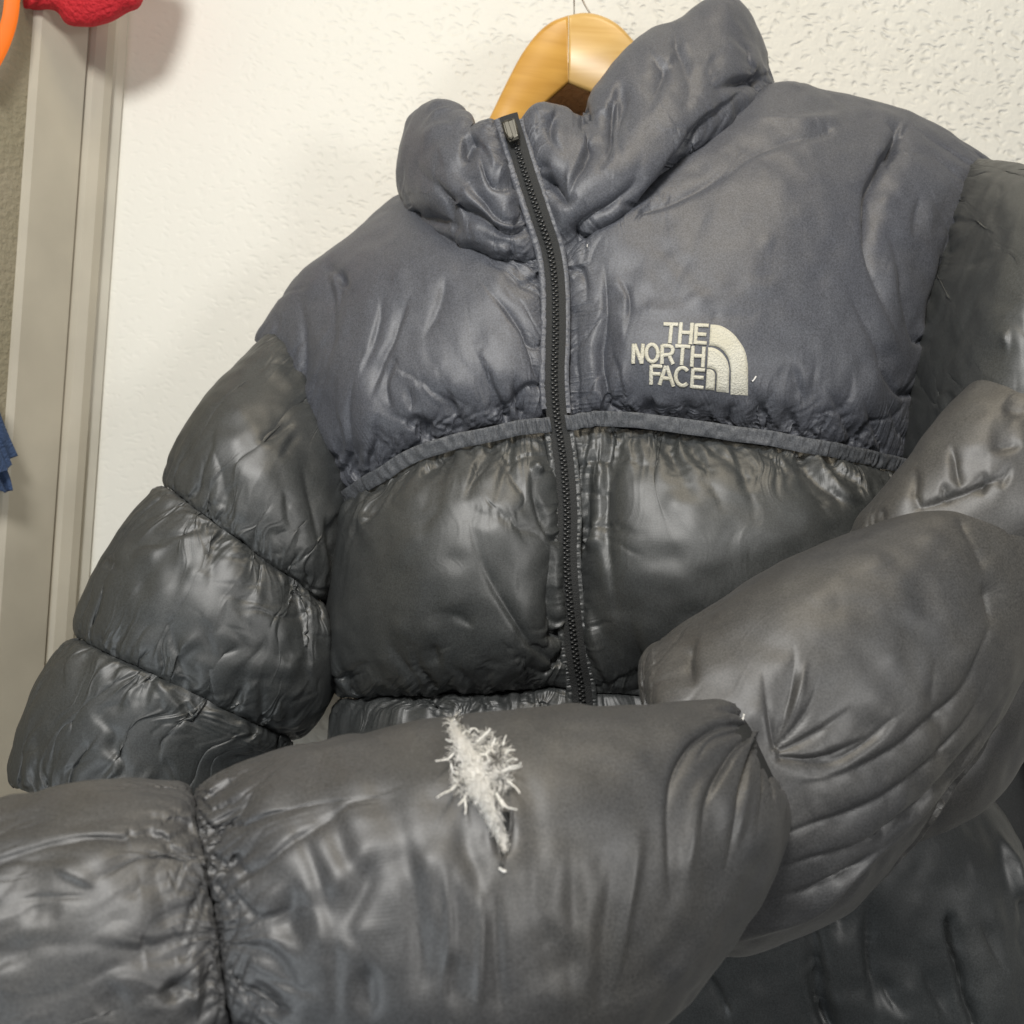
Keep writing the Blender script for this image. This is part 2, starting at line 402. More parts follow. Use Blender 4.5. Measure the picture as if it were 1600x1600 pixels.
def plain(name, col, rough=0.5, metal=0.0, spec=0.5, bump=0.0, bscale=80.0, col2=None, cscale=12.0):
    mt, nt, b = mat_new(name); N = nt.nodes; L = nt.links
    tc = N.new('ShaderNodeTexCoord')
    n = N.new('ShaderNodeTexNoise'); n.inputs['Scale'].default_value = cscale; n.inputs['Detail'].default_value = 6; L.new(tc.outputs['Object'], n.inputs['Vector'])
    r = N.new('ShaderNodeValToRGB'); r.color_ramp.elements[0].position = 0.3; r.color_ramp.elements[1].position = 0.7
    c2 = col2 if col2 else tuple(min(1, c * 1.18) for c in col)
    r.color_ramp.elements[0].color = (*col, 1); r.color_ramp.elements[1].color = (*c2, 1)
    L.new(n.outputs['Fac'], r.inputs['Fac']); L.new(r.outputs['Color'], b.inputs['Base Color'])
    b.inputs['Roughness'].default_value = rough; b.inputs['Metallic'].default_value = metal; b.inputs['Specular IOR Level'].default_value = spec
    if bump:
        n2 = N.new('ShaderNodeTexNoise'); n2.inputs['Scale'].default_value = bscale; n2.inputs['Detail'].default_value = 4; L.new(tc.outputs['Object'], n2.inputs['Vector'])
        bp = N.new('ShaderNodeBump'); bp.inputs['Strength'].default_value = bump; bp.inputs['Distance'].default_value = 0.004; L.new(n2.outputs['Fac'], bp.inputs['Height']); L.new(bp.outputs['Normal'], b.inputs['Normal'])
    return mt

M = {}
M['navy'] = nylon('faded_navy_nylon', (0.070, 0.075, 0.092), (0.090, 0.095, 0.110), 0.50, crinkle=0.02, sheen=0.04, spec=0.75, crease=0.22, tuck=0.55)
M['black'] = nylon('black_nylon', (0.030, 0.034, 0.035), (0.044, 0.048, 0.048), 0.47, dirt=(0.07, 0.07, 0.067), dirt_amt=0.35, crinkle=0.02, sheen=0.0, spec=1.0, crease=0.2, tuck=0.7)
M['sleeve'] = nylon('worn_black_nylon', (0.036, 0.038, 0.041), (0.052, 0.052, 0.053), 0.50, dirt=(0.092, 0.084, 0.066), dirt_amt=0.5, crinkle=0.02, sheen=0.03, spec=1.0, crease=0.22, tuck=0.6)
M['piping'] = nylon('grey_seam_tape', (0.08, 0.086, 0.095), (0.105, 0.11, 0.12), 0.58, crinkle=0.2)
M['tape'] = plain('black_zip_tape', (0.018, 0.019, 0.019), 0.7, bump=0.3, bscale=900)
M['teeth'] = plain('black_zip_teeth', (0.015, 0.016, 0.016), 0.3, spec=0.5)
M['metal'] = plain('gunmetal', (0.09, 0.085, 0.07), 0.45, metal=0.8)
M['lining'] = plain('brown_lining', (0.40, 0.27, 0.20), 0.8, bump=0.4, bscale=300, col2=(0.50, 0.36, 0.27), cscale=60)
M['thread'] = plain('cream_thread', (0.66, 0.63, 0.50), 0.6, bump=0.5, bscale=700, col2=(0.76, 0.74, 0.64), cscale=40)
M['down'] = plain('white_down', (0.93, 0.91, 0.85), 0.9, col2=(0.96, 0.95, 0.92), cscale=60)

_nt = M['down'].node_tree; _tr = _nt.nodes.new('ShaderNodeBsdfTranslucent'); _tr.inputs['Color'].default_value = (0.97, 0.95, 0.90, 1)
_mx = _nt.nodes.new('ShaderNodeMixShader'); _mx.inputs['Fac'].default_value = 0.05
_nt.links.new(_nt.nodes['Principled BSDF'].outputs[0], _mx.inputs[1]); _nt.links.new(_tr.outputs[0], _mx.inputs[2]); _nt.links.new(_mx.outputs[0], _nt.nodes['Material Output'].inputs['Surface'])

# ------------------------------------------------------------------ the place: wall, side wall, door casing
def wall_material():
    mt, nt, b = mat_new('stippled_white_paint'); N = nt.nodes; L = nt.links
    tc = N.new('ShaderNodeTexCoord')
    n0 = N.new('ShaderNodeTexNoise'); n0.inputs['Scale'].default_value = 3.0; n0.inputs['Detail'].default_value = 5; L.new(tc.outputs['Object'], n0.inputs['Vector'])
    r0 = N.new('ShaderNodeValToRGB'); r0.color_ramp.elements[0].position = .35; r0.color_ramp.elements[1].position = .7
    r0.color_ramp.elements[0].color = (0.79, 0.78, 0.715, 1); r0.color_ramp.elements[1].color = (0.83, 0.82, 0.755, 1)
    L.new(n0.outputs['Fac'], r0.inputs['Fac'])
    L.new(r0.outputs['Color'], b.inputs['Base Color'])
    b.inputs['Roughness'].default_value = 0.55
    # stipple: squashed cells with soft edges, fading towards the smoother left side
    sep = N.new('ShaderNodeSeparateXYZ'); L.new(tc.outputs['Object'], sep.inputs[0])
    mr = N.new('ShaderNodeMapRange'); mr.inputs['From Min'].default_value = -0.35; mr.inputs['From Max'].default_value = 0.15; mr.inputs['To Min'].default_value = 0.14; mr.inputs['To Max'].default_value = 0.9
    L.new(sep.outputs['X'], mr.inputs['Value'])
    ds = N.new('ShaderNodeTexNoise'); ds.inputs['Scale'].default_value = 35; ds.inputs['Detail'].default_value = 2; L.new(tc.outputs['Object'], ds.inputs['Vector'])
    mv = N.new('ShaderNodeMix'); mv.data_type = 'VECTOR'; mv.inputs['Factor'].default_value = 0.025; L.new(tc.outputs['Object'], mv.inputs['A']); L.new(ds.outputs['Color'], mv.inputs['B'])
    mp = N.new('ShaderNodeMapping'); mp.inputs['Rotation'].default_value = (0, 0.45, 0); mp.inputs['Scale'].default_value = (0.75, 1, 1.2); L.new(mv.outputs['Result'], mp.inputs['Vector'])
    vo = N.new('ShaderNodeTexVoronoi'); vo.feature = 'SMOOTH_F1'; vo.inputs['Scale'].default_value = 118; vo.inputs['Smoothness'].default_value = 0.6; vo.inputs['Randomness'].default_value = 1.0
    L.new(mp.outputs['Vector'], vo.inputs['Vector'])
    rp = N.new('ShaderNodeValToRGB'); rp.color_ramp.interpolation = 'EASE'
    rp.color_ramp.elements[0].position = 0.04; rp.color_ramp.elements[0].color = (0, 0, 0, 1)
    rp.color_ramp.elements[1].position = 0.50; rp.color_ramp.elements[1].color = (1, 1, 1, 1)
    L.new(vo.outputs['Distance'], rp.inputs['Fac'])
    fn = N.new('ShaderNodeTexNoise'); fn.inputs['Scale'].default_value = 130; fn.inputs['Detail'].default_value = 3; L.new(tc.outputs['Object'], fn.inputs['Vector'])
    ad = N.new('ShaderNodeMath'); ad.operation = 'MULTIPLY_ADD'; ad.inputs[1].default_value = 0.8; L.new(fn.outputs['Fac'], ad.inputs[0]); L.new(rp.outputs['Color'], ad.inputs[2])
    bp = N.new('ShaderNodeBump'); bp.inputs['Distance'].default_value = 0.0017; L.new(mr.outputs['Result'], bp.inputs['Strength']); L.new(ad.outputs[0], bp.inputs['Height'])
    L.new(bp.outputs['Normal'], b.inputs['Normal'])
    return mt

WALL_D = 1.05
def quad_sheet(name, pts, mat, n=2, kind=None):
    a, b_, c, d_ = [np.array(p) for p in pts]
    o = mesh_obj(name, [a, b_, c, d_], [(0, 1, 2, 3)], mat, smooth_=False)
    if kind: o['kind'] = kind
    return o
XC = P(165, 400, WALL_D)[0]                         # inside corner of the two walls
w = quad_sheet('wall', [(XC, WALL_D, -0.4), (2.6, WALL_D, -0.4), (2.6, WALL_D, 3.2), (XC, WALL_D, 3.2)], wall_material(), kind='structure')
M['beige'] = plain('beige_paint', (0.46, 0.425, 0.345), 0.45, bump=0.08, bscale=60)
M['cream'] = plain('cream_paint', (0.62, 0.60, 0.53), 0.5, bump=0.08, bscale=60)
M['tan'] = plain('tan_textured_paint', (0.28, 0.25, 0.17), 0.6, bump=0.6, bscale=190, col2=(0.33, 0.29, 0.21))
sw = quad_sheet('side_wall', [(XC + .01, WALL_D + 0.02, -0.4), (XC - 0.35, 0.35, -0.4), (XC - 0.35, 0.35, 3.2), (XC + .01, WALL_D + 0.02, 3.2)], M['tan'], kind='structure')

# ------------------------------------------------------------------ the jacket
JACKET = empty('puffer_jacket', (0.05, 0.9, 0.9), 'faded black puffer jacket with navy yoke, one torn sleeve pulled across its front', 'jacket')

def patch(rows, step=4.0, puff=0.0, pu=0.5, pv=0.5, wrap=None):
    A = np.array(rows, float)
    if wrap and 'l' in wrap:
        c = A[:, :1].copy(); c[..., 0] += 26; c[..., 2] += 0.085; A = np.concatenate([c, A], 1)
    if wrap and 'r' in wrap:
        c = A[:, -1:].copy(); c[..., 0] -= 10; c[..., 2] += 0.09; A = np.concatenate([A, c], 1)
    wpx = np.linalg.norm(np.diff(A[..., :2], axis=1), axis=2).sum(1).max(); hpx = np.linalg.norm(np.diff(A[..., :2], axis=0), axis=2).sum(0).max()
    nu = int(wpx / step) + 2; nv = int(hpx / step) + 2
    G = catmull(A, nv); G = np.swapaxes(catmull(np.swapaxes(G, 0, 1), nu), 0, 1)
    X = P3(G)
    if puff:
        u = np.linspace(0, 1, nu)[None]; v = np.linspace(0, 1, nv)[:, None]
        pr = (np.clip(4 * u * (1 - u), 0, 1) ** pu) * (np.clip(4 * v * (1 - v), 0, 1) ** pv)
        X = X + normals(X) * orient(X) * (puff * pr)[..., None]
    return X

def P3(G):
    return CAM + G[..., 2:3] * (FW + RT * (G[..., 0:1] - 800) / FPX + UP * (800 - G[..., 1:2]) / FPX)

def pucker(X, amp=0.0014, sc=75.0):
    """seams are never straight: shift points by a field shared by all the cloth"""
    q = X * sc
    return X + amp * np.stack([nv(q) for nv in NV], -1)

def tube(stations, t0, t1, step=4.2, notch=(0.1, 0.1), dep=0.85, power=0.42, twist=0.0):
    """chamber of a sleeve between station parameters t0 and t1; stations: ax, ay, bx, by, d[, dB]"""
    S = np.array([list(s) + ([s[4]] if len(s) == 5 else []) for s in stations], float)
    n = len(S)
    fine = catmull(S, 400); tt = np.linspace(0, n - 1, 400)
    sel = np.linspace(t0, t1, 200)
    F = np.stack([np.interp(sel, tt, fine[:, k]) for k in range(6)], -1)
    mid = 0.5 * (F[:, :2] + F[:, 2:4])
    ln = max(np.linalg.norm(np.diff(F[:, :2], axis=0), axis=1).sum(), np.linalg.norm(np.diff(F[:, 2:4], axis=0), axis=1).sum(), np.linalg.norm(np.diff(mid, axis=0), axis=1).sum())
    nv = int(ln / step) + 3
    F = np.stack([np.interp(np.linspace(0, 1, nv), np.linspace(0, 1, 200), F[:, k]) for k in range(6)], -1)
    A = P3(np.stack([F[:, 0], F[:, 1], F[:, 4]], -1)); B = P3(np.stack([F[:, 2], F[:, 3], F[:, 5]], -1))
    C = 0.5 * (A + B); a = 0.5 * (A - B)
    wd = C - CAM; wd /= np.linalg.norm(wd, axis=1, keepdims=True)
    an = a / np.linalg.norm(a, axis=1, keepdims=True)
    wd = wd - an * (wd * an).sum(1, keepdims=True); wd /= np.linalg.norm(wd, axis=1, keepdims=True)
    t = np.linspace(0, 1, nv)
    pr = np.clip(4 * t * (1 - t), 0, 1) ** power
    nt = np.where(t < 0.5, notch[0], notch[1])
    sc = 1 - nt * (1 - pr)
    r = np.linalg.norm(a, axis=1)
    wpx = np.linalg.norm(F[:, :2] - F[:, 2:4], axis=1).max() * 3.0
    nu = int(wpx / step) + 4
    th = np.linspace(0, 2 * np.pi, nu)
    if isinstance(dep, tuple): dep = dep[0] + (dep[1] - dep[0]) * np.clip(t / 0.4, 0, 1) ** 0.6
    X = C[:, None] + sc[:, None, None] * (wd[:, None] * (r * dep)[:, None, None] * np.cos(th)[None, :, None] + a[:, None] * np.sin(th)[None, :, None])
    return X


F_YL = [([(650,455),(620,520),(590,590),(575,640)],7,-3.2),([(625,550),(606,600),(612,650)],6,-2.6),([(559,575),(541,650),(541,728)],6,-2.6),
 ([(512,419),(519,525),(503,588)],6,-2.6),([(528,430),(524,520)],5,-2),([(469,440),(470,520),(472,590)],5,-2.6),([(685,590),(700,630),(720,665)],11,-3),
 ([(769,456),(815,519),(847,588)],6,-2.5),([(809,575),(811,625)],8,-4),([(765,648),(778,640),(790,650)],5,-3),([(635,672),(648,660),(662,668)],8,-4),
 ([(845,430),(815,440),(790,425)],6,-2),([(590,640),(585,690),(575,725)],7,-2.5),([(735,540),(765,600),(790,640)],9,-2.2)]
F_YL += [([(700,420),(690,470),(660,540)],6,-1.6),([(600,450),(585,520),(560,600)],6,-1.8),([(740,420),(790,480),(830,540)],6,-1.8),([(830,600),(800,630),(770,640)],6,-2.4),([(530,560),(520,640),(530,710)],6,-1.8),([(640,600),(640,650)],6,-2.2),([(560,690),(552,735)],5,-2)]
F_KL = [([(641,241),(675,279),(712,314),(742,329),(769,348),(797,359),(819,354)],8,-5.5),([(681,256),(716,271),(750,303),(780,335),(812,343)],10,-4.5),
 ([(742,228),(756,264),(774,286),(797,290)],7,-3.2),([(739,211),(757,234),(770,262)],6,-2.2),([(728,222),(721,250),(701,245)],8,-5),
 ([(671,346),(705,352),(731,369)],11,-4),([(742,357),(769,376),(799,384)],6,-2.6),([(655,215),(690,195),(715,200)],9,1.5)]
F_KR = [([(916,172),(911,206)],6,-2.6,2),([(957,163),(950,235),(933,268)],8,-4.5),([(921,228),(900,275),(885,309)],9,-4),([(850,290),(880,310),(905,300)],14,-5),
 ([(1006,232),(990,295),(909,358)],14,-5),([(1189,126),(1108,187),(1059,252),(1006,317)],8,-6),([(1118,142),(1150,126),(1185,122)],7,-5.5),
 ([(1104,187),(1087,228),(1047,285)],7,-4.5),([(975,150),(965,210),(975,250)],8,-2.5),([(1040,110),(1010,180)],10,-2.2),([(870,185),(862,215),(880,240)],6,-3),
 ([(1060,70),(1085,130),(1070,180)],14,-2),([(840,260),(856,262)],4,-2.5),([(850,285),(866,290)],4,-2.5)]
F_YR = [([(1400,215),(1370,265),(1355,325),(1360,410),(1390,490),(1415,550)],9,-6.5),([(1385,345),(1415,450),(1435,530)],12,-4.5),([(1320,440),(1360,525),(1400,615)],8,-3.2),
 ([(1520,290),(1525,315)],5,-2.5),([(1465,380),(1475,440)],7,-2.5),([(1150,190),(1325,178)],9,1.6),([(1060,330),(1180,240),(1290,205)],9,-1.8),([(941,406),(945,488),(937,569),(953,646)],11,-5.5),
 ([(990,500),(990,569),(1006,634)],8,-3.2),([(1124,484),(1112,508)],6,-2),([(1225,620),(1245,672)],6,-3),([(1290,600),(1330,680)],8,-3),([(1010,330),(1100,290),(1180,215)],8,-2.2),
 ([(1175,600),(1200,655)],7,-2.6),([(1425,190),(1400,225),(1395,240)],6,-4),([(905,420),(915,480)],6,-2.2),([(1235,560),(1262,640)],10,-2)]
F_YR += [([(960,420),(985,470),(975,540)],7,-2),([(1075,640),(1060,600)],5,-2.5),([(1140,650),(1150,615)],5,-2.5),([(1020,645),(1012,612)],5,-2.8),([(1440,300),(1425,380)],8,-2),([(1490,330),(1470,420),(1455,500)],7,-2),([(1300,640),(1280,690)],5,-2.4),([(1350,620),(1375,700)],7,-2.6)]
F_CL = [([(824,700),(837,784),(863,836)],8,-4.5),([(727,797),(762,906),(815,994),(867,1037)],8,-3.4),([(605,1002),(649,1072)],7,-3.4),([(640,1020),(675,1081)],7,-3.2),
 ([(705,1037),(740,1077)],7,-3.2),([(679,1002),(688,1042)],7,-2.6),([(860,830),(862,900),(870,980)],13,-7),([(845,1002),(876,985)],6,-4),([(530,1064),(560,1040),(590,1050)],7,-3.2),
 ([(710,696),(660,740),(630,784)],6,-3.2),([(666,700),(620,740),(570,810)],6,-3.4),([(767,690),(745,730),(722,790)],6,-2.8),([(800,685),(790,720),(765,800)],7,-2.6),([(600,735),(570,765),(552,810)],6,-3),
 ([(828,720),(850,740)],6,4),([(700,960),(740,985)],8,-2)]
F_CR = [([(942,672),(915,744),(907,845)],8,-4.6),([(951,680),(942,797),(955,906),(972,985)],9,-5),([(912,930),(945,1040),(962,1080)],9,5),([(985,960),(1000,1060)],14,-5),([(1056,700),(1086,788)],8,-2.8),
 ([(1020,690),(1018,735)],7,-2.5),([(1148,700),(1178,790)],9,-2.6),([(1245,690),(1280,750),(1345,800)],8,-5.5),([(1300,722),(1360,770)],7,-5),([(1380,712),(1382,750)],6,-3.5),([(1265,700),(1310,760),(1350,790)],6,3),([(925,800),(920,870)],7,3.5)]
F_L1 = [([(472,653),(430,680),(394,692)],9,-3.4),([(478,670),(433,715)],8,-3),([(512,794),(534,906)],10,-5),([(470,700),(490,800),(510,880)],9,-3.5),([(330,690),(350,740),(352,790)],8,-2.6),([(440,760),(450,830)],8,-3)]
F_L2 = [([(259,951),(270,1007),(287,1075)],8,-3.4),([(388,1035),(371,1092)],8,-4.5),([(405,1047),(405,1120)],8,-4),([(455,895),(480,1000),(470,1090)],9,-4.5),([(500,930),(515,1020)],9,3.5),([(330,860),(322,930)],9,-2.4),([(170,870),(160,890)],6,-3),([(398,850),(405,885)],7,-4)]
F_L3 = [([(281,1080),(309,1182)],8,-4.4),([(315,1103),(337,1176)],7,-4.4),([(340,1120),(350,1160)],6,-4),([(185,1187),(174,1131)],7,-2.4),([(230,1075),(222,1115)],7,-3.6),([(60,1130),(50,1210)],8,-2)]
F_R1 = [([(1565,515),(1570,545)],6,3),([(1500,420),(1560,400)],10,-2)]
F_R2 = [([(1482,690),(1490,737),(1500,770)],9,-4.5),([(1425,730),(1432,780)],9,-3.5),([(1590,740),(1550,748),(1500,772),(1410,802)],8,-4),([(1560,640),(1600,650)],9,-3),([(1540,700),(1600,690)],9,-3),([(1530,590),(1600,565)],7,-2.5)]
F_R3 = [([(1540,1000),(1470,1110),(1370,1190),(1230,1230)],9,-3),([(1560,1020),(1490,1160),(1380,1250),(1240,1300),(1180,1310)],9,-4),([(1580,1060),(1500,1200),(1380,1310),(1250,1350),(1170,1360)],9,-5),
 ([(1560,1110),(1480,1240),(1370,1340),(1260,1395),(1150,1405)],8,-3.6),([(1590,1050),(1520,1190),(1420,1300),(1300,1405),(1200,1455),(1110,1478)],6,4),
 ([(1092,987),(1075,1022),(1084,1075)],11,-5.5),([(1534,900),(1552,987)],8,-4.4),([(1510,830),(1540,900)],8,-3),([(1250,1190),(1330,1180),(1420,1110)],8,-3.4)]
F_R2 += [([(1440,800),(1425,760)],6,-2.4),([(1475,790),(1468,750)],6,-2.4),([(1530,778),(1535,730)],6,-2.6),([(1385,815),(1380,790)],5,-2),([(1560,770),(1575,720)],6,-2.4)]
F_R3 += [([(1490,800),(1520,860)],7,-2.6),([(1560,790),(1580,850)],7,-2.4),([(1560,940),(1500,1080),(1420,1150)],7,-2.2),([(1400,1330),(1300,1380),(1200,1400)],6,-2.4),([(1520,1170),(1440,1260),(1340,1330)],6,-2.4)]
F_R3 += [([(1212,1170),(1232,1110),(1242,1040),(1240,1000)],7,-4.2,2),([(1215,1170),(1262,1110),(1285,1050)],7,-4,2),([(1220,1175),(1280,1140),(1335,1100)],7,-3.8,2),([(1220,1185),(1290,1180),(1370,1150)],7,-4,2),([(1210,1165),(1200,1100),(1190,1040)],6,-3,2),([(1222,1140),(1250,1080),(1262,1020)],6,2.0,1)]
F_R4 = [([(516,1238),(529,1312),(551,1382)],11,-3.4),([(595,1304),(564,1382),(538,1444),(569,1492)],12,-5.5),([(464,1369),(450,1444),(485,1492)],11,-4.4),([(573,1496),(582,1597)],11,-4.5),([(300,1255),(360,1215),(430,1180)],8,-3),
 ([(332,1295),(376,1260),(420,1238)],8,-2.6),([(345,1360),(400,1330),(450,1325)],9,-2.4),([(725,1262),(730,1325),(745,1362),(750,1425)],9,-3.4),([(795,1268),(789,1310),(784,1345)],6,-7),([(650,1150),(690,1180)],8,-2.5),([(560,1180),(600,1240),(620,1330)],13,-2.4),([(640,1400),(660,1500),(650,1590)],13,-3.4),([(850,1420),(870,1560)],13,-3),([(700,1480),(720,1590)],11,-3),
 ([(385,1480),(430,1500),(470,1560)],9,-3.6),([(395,1530),(440,1590)],9,-3.6),([(860,1110),(830,1130)],10,-2)]
F_R4 += [([(1185,1140),(1140,1185),(1108,1250),(1090,1330)],8,-6,2),([(1190,1150),(1165,1210),(1150,1290),(1130,1370)],7,-5.5,2),([(1195,1155),(1195,1220),(1185,1300)],6,-5,2),([(1180,1130),(1130,1130),(1085,1160),(1055,1220),(1045,1320),(1050,1420)],9,-5.5,2),([(1180,1120),(1140,1105),(1100,1108)],6,-4.5,2),([(1205,1160),(1212,1220),(1208,1280)],5,-4,2),([(1150,1170),(1110,1215),(1085,1290),(1072,1400)],11,3.2,1),([(1180,1180),(1165,1250),(1150,1330)],8,2.4,1),([(1175,1135),(1120,1150),(1090,1190)],6,-3.5,2)]
F_R4 += [([(748,1370),(752,1460),(745,1610)],9,2.2,1),([(772,1370),(776,1480),(786,1620)],7,-2.8),([(893,1290),(900,1430),(888,1620)],8,-3),([(965,1310),(945,1470),(925,1640)],9,-3.2),([(1003,1270),(985,1400),(950,1570)],12,2.6,1),([(830,1200),(838,1330),(832,1480)],8,-2),([(620,1250),(640,1380),(668,1560)],9,-3),([(430,1250),(480,1330),(520,1480),(530,1620)],9,-3.2),([(690,1330),(700,1450),(690,1600)],10,2.2,1)]
F_R5 = [([(306,1413),(245,1444),(219,1487)],10,-4.4),([(302,1282),(210,1268)],9,-3),([(157,1391),(79,1356)],9,2),([(262,1531),(284,1566)],10,-5),([(315,1487),(306,1592)],11,3),([(295,1330),(230,1320)],8,-2.6),([(330,1480),(300,1500)],8,-3),([(100,1440),(30,1420)],14,-2),([(200,1540),(150,1600)],14,-2.4)]
F_WR = [([(1266,1440),(1277,1550),(1292,1610)],7,-7,3),([(1360,1380),(1367,1512),(1382,1610)],13,-5.5),([(1484,1440),(1525,1610)],8,-8,3),([(1090,1497),(1150,1610)],7,-3.4),([(1562,1295),(1600,1430)],6,5),
 ([(1440,1500),(1490,1600)],10,-3),([(1530,1430),(1580,1530)],10,-3),([(1385,1520),(1420,1590)],8,-4),([(1300,1350),(1320,1480)],14,-3)]
for _l in (F_R3, F_R4, F_R5, F_R2):
    for _i, _f in enumerate(_l):
        if _f[1] >= 8 and len(_f) == 3: _l[_i] = (_f[0], _f[1] * 1.25, _f[2] * 0.95)
for _l in (F_R4, F_R5):
    for _i, _f in enumerate(_l):
        if len(_f) == 3 and _f[2] < 0 and _f[0][0][0] < 1040: _l[_i] = (_f[0], _f[1] * 1.35, _f[2] * 0.8, 5)
for _l, _k in ((F_YL, 2.1), (F_YR, 2.0), (F_KL, 2.5), (F_KR, 2.6), (F_CL, 1.6), (F_CR, 1.6), (F_L1, 1.2), (F_L2, 1.2), (F_L3, 1.2), (F_R4, 0.95), (F_R3, 1.3), (F_WR, 2.2), (F_R5, 1.0), (F_R2, 1.4)):
    for _i, _f in enumerate(_l): _l[_i] = (_f[0], _f[1], _f[2] * _k * 0.9) + tuple(_f[3:])
FOLDS = dict(YL=F_YL, KL=F_KL, KR=F_KR, YR=F_YR, CL=F_CL, CR=F_CR, L1=F_L1, L2=F_L2, L3=F_L3, R1=F_R1, R2=F_R2, R3=F_R3, R4=F_R4, R5=F_R5, WR=F_WR)
# --- front panels (rows run from the top down, points from left to right: photo x, photo y, distance)
YL = [[(430,560,.95),(500,470,.95),(580,400,.95),(640,345,.94),(668,352,.88),(722,386,.84),(782,404,.815),(849,410,.803)],
      [(398,532,.90),(475,437,.90),(560,373,.90),(632,318,.90),(660,347,.865),(720,382,.83),(780,402,.81),(848,408,.80)],
      [(440,565,.875),(520,480,.85),(600,430,.835),(665,400,.83),(720,420,.815),(770,440,.80),(815,455,.795),(852,460,.797)],
      [(468,610,.86),(545,560,.82),(620,530,.805),(690,520,.795),(750,530,.785),(800,535,.782),(835,540,.785),(856,545,.79)],
      [(490,690,.85),(560,660,.805),(630,630,.79),(700,610,.78),(760,600,.775),(810,600,.775),(840,600,.78),(858,600,.785)],
      [(540,768,.845),(580,737,.815),(640,704,.80),(705,682,.79),(765,669,.785),(810,660,.782),(840,655,.782),(861,650,.782)]]
YR = [[(890,400,.80),(960,362,.82),(1040,300,.85),(1130,235,.88),(1225,185,.93),(1330,205,.95),(1440,235,.95),(1540,300,.95)],
      [(884,396,.80),(960,356,.80),(1040,292,.82),(1120,225,.85),(1215,148,.885),(1300,160,.90),(1420,188,.90),(1562,262,.89)],
      [(886,450,.795),(975,430,.785),(1070,385,.79),(1160,330,.80),(1250,280,.82),(1330,270,.835),(1430,280,.845),(1535,310,.86)],
      [(886,530,.788),(980,520,.77),(1080,490,.765),(1180,460,.77),(1270,430,.785),(1350,420,.80),(1425,425,.82),(1490,430,.845)],
      [(884,600,.784),(970,595,.765),(1070,590,.757),(1170,585,.757),(1260,580,.765),(1330,575,.78),(1395,575,.80),(1445,580,.83)],
      [(886,652,.782),(955,647,.778),(1070,657,.772),(1170,672,.772),(1250,684,.776),(1320,697,.785),(1370,707,.80),(1412,718,.82)]]
CL = [[(540,785,.845),(580,757,.812),(640,722,.797),(705,700,.787),(765,686,.782),(810,677,.78),(840,672,.78),(864,668,.78)],
      [(538,850,.85),(575,840,.80),(640,820,.77),(705,805,.757),(765,795,.752),(810,785,.755),(845,780,.762),(872,778,.775)],
      [(528,950,.85),(570,945,.795),(640,930,.76),(705,920,.747),(765,910,.745),(815,905,.748),(855,900,.757),(880,895,.77)],
      [(522,1030,.85),(565,1030,.80),(640,1025,.767),(705,1015,.755),(770,1010,.75),(820,1005,.752),(862,1000,.76),(889,1000,.77)],
      [(535,1090,.845),(575,1090,.81),(640,1087,.785),(705,1083,.777),(770,1080,.773),(820,1077,.772),(862,1075,.77),(896,1076,.77)]]
CR = [[(890,672,.78),(960,668,.776),(1070,678,.77),(1170,692,.77),(1250,704,.774),(1320,718,.783),(1370,728,.80),(1412,738,.82)],
      [(898,780,.775),(965,780,.755),(1070,785,.742),(1170,790,.742),(1260,795,.75),(1340,800,.765),(1400,810,.79),(1440,820,.83)],
      [(905,900,.77),(970,900,.745),(1070,905,.732),(1170,905,.732),(1270,910,.742),(1350,915,.76),(1410,920,.79),(1450,925,.83)],
      [(912,1000,.77),(980,1000,.75),(1070,1005,.74),(1170,1005,.74),(1270,1010,.75),(1350,1015,.768),(1410,1020,.79),(1455,1020,.83)],
      [(912,1082,.77),(980,1085,.772),(1070,1090,.772),(1170,1090,.772),(1270,1095,.776),(1350,1100,.785),(1410,1105,.80),(1460,1110,.83)]]
WL = [[(535,1091,.845),(575,1091,.81),(640,1088,.785),(705,1084,.777),(770,1081,.773),(820,1078,.772),(862,1076,.77),(897,1077,.77)],
      [(527,1140,.845),(570,1142,.80),(640,1140,.775),(705,1138,.767),(770,1136,.763),(820,1135,.763),(865,1134,.765),(903,1134,.77)],
      [(530,1250,.845),(575,1250,.795),(640,1250,.765),(705,1250,.757),(770,1250,.753),(825,1250,.755),(875,1250,.76),(915,1250,.77)],
      [(545,1400,.845),(590,1400,.80),(650,1400,.77),(715,1400,.762),(780,1400,.758),(835,1400,.76),(890,1400,.765),(930,1400,.775)],
      [(560,1470,.85),(600,1475,.82),(660,1480,.79),(720,1482,.782),(785,1484,.778),(840,1485,.778),(895,1486,.78),(940,1487,.785)]]
WR = [[(912,1083,.77),(980,1086,.773),(1070,1091,.773),(1170,1091,.773),(1270,1096,.777),(1350,1101,.786),(1410,1106,.80),(1460,1111,.83)],
      [(925,1200,.77),(1000,1200,.76),(1100,1200,.757),(1200,1200,.757),(1300,1205,.762),(1390,1210,.775),(1450,1215,.80),(1510,1220,.84)],
      [(940,1340,.775),(1020,1340,.765),(1120,1340,.76),(1220,1340,.76),(1330,1340,.765),(1430,1335,.775),(1510,1330,.795),(1566,1300,.84)],
      [(960,1500,.785),(1040,1500,.772),(1140,1500,.765),(1250,1500,.765),(1370,1500,.768),(1480,1490,.775),(1570,1470,.79),(1625,1430,.84)],
      [(980,1680,.79),(1060,1680,.78),(1160,1680,.772),(1280,1680,.772),(1410,1680,.775),(1530,1670,.78),(1620,1650,.795),(1680,1620,.84)]]
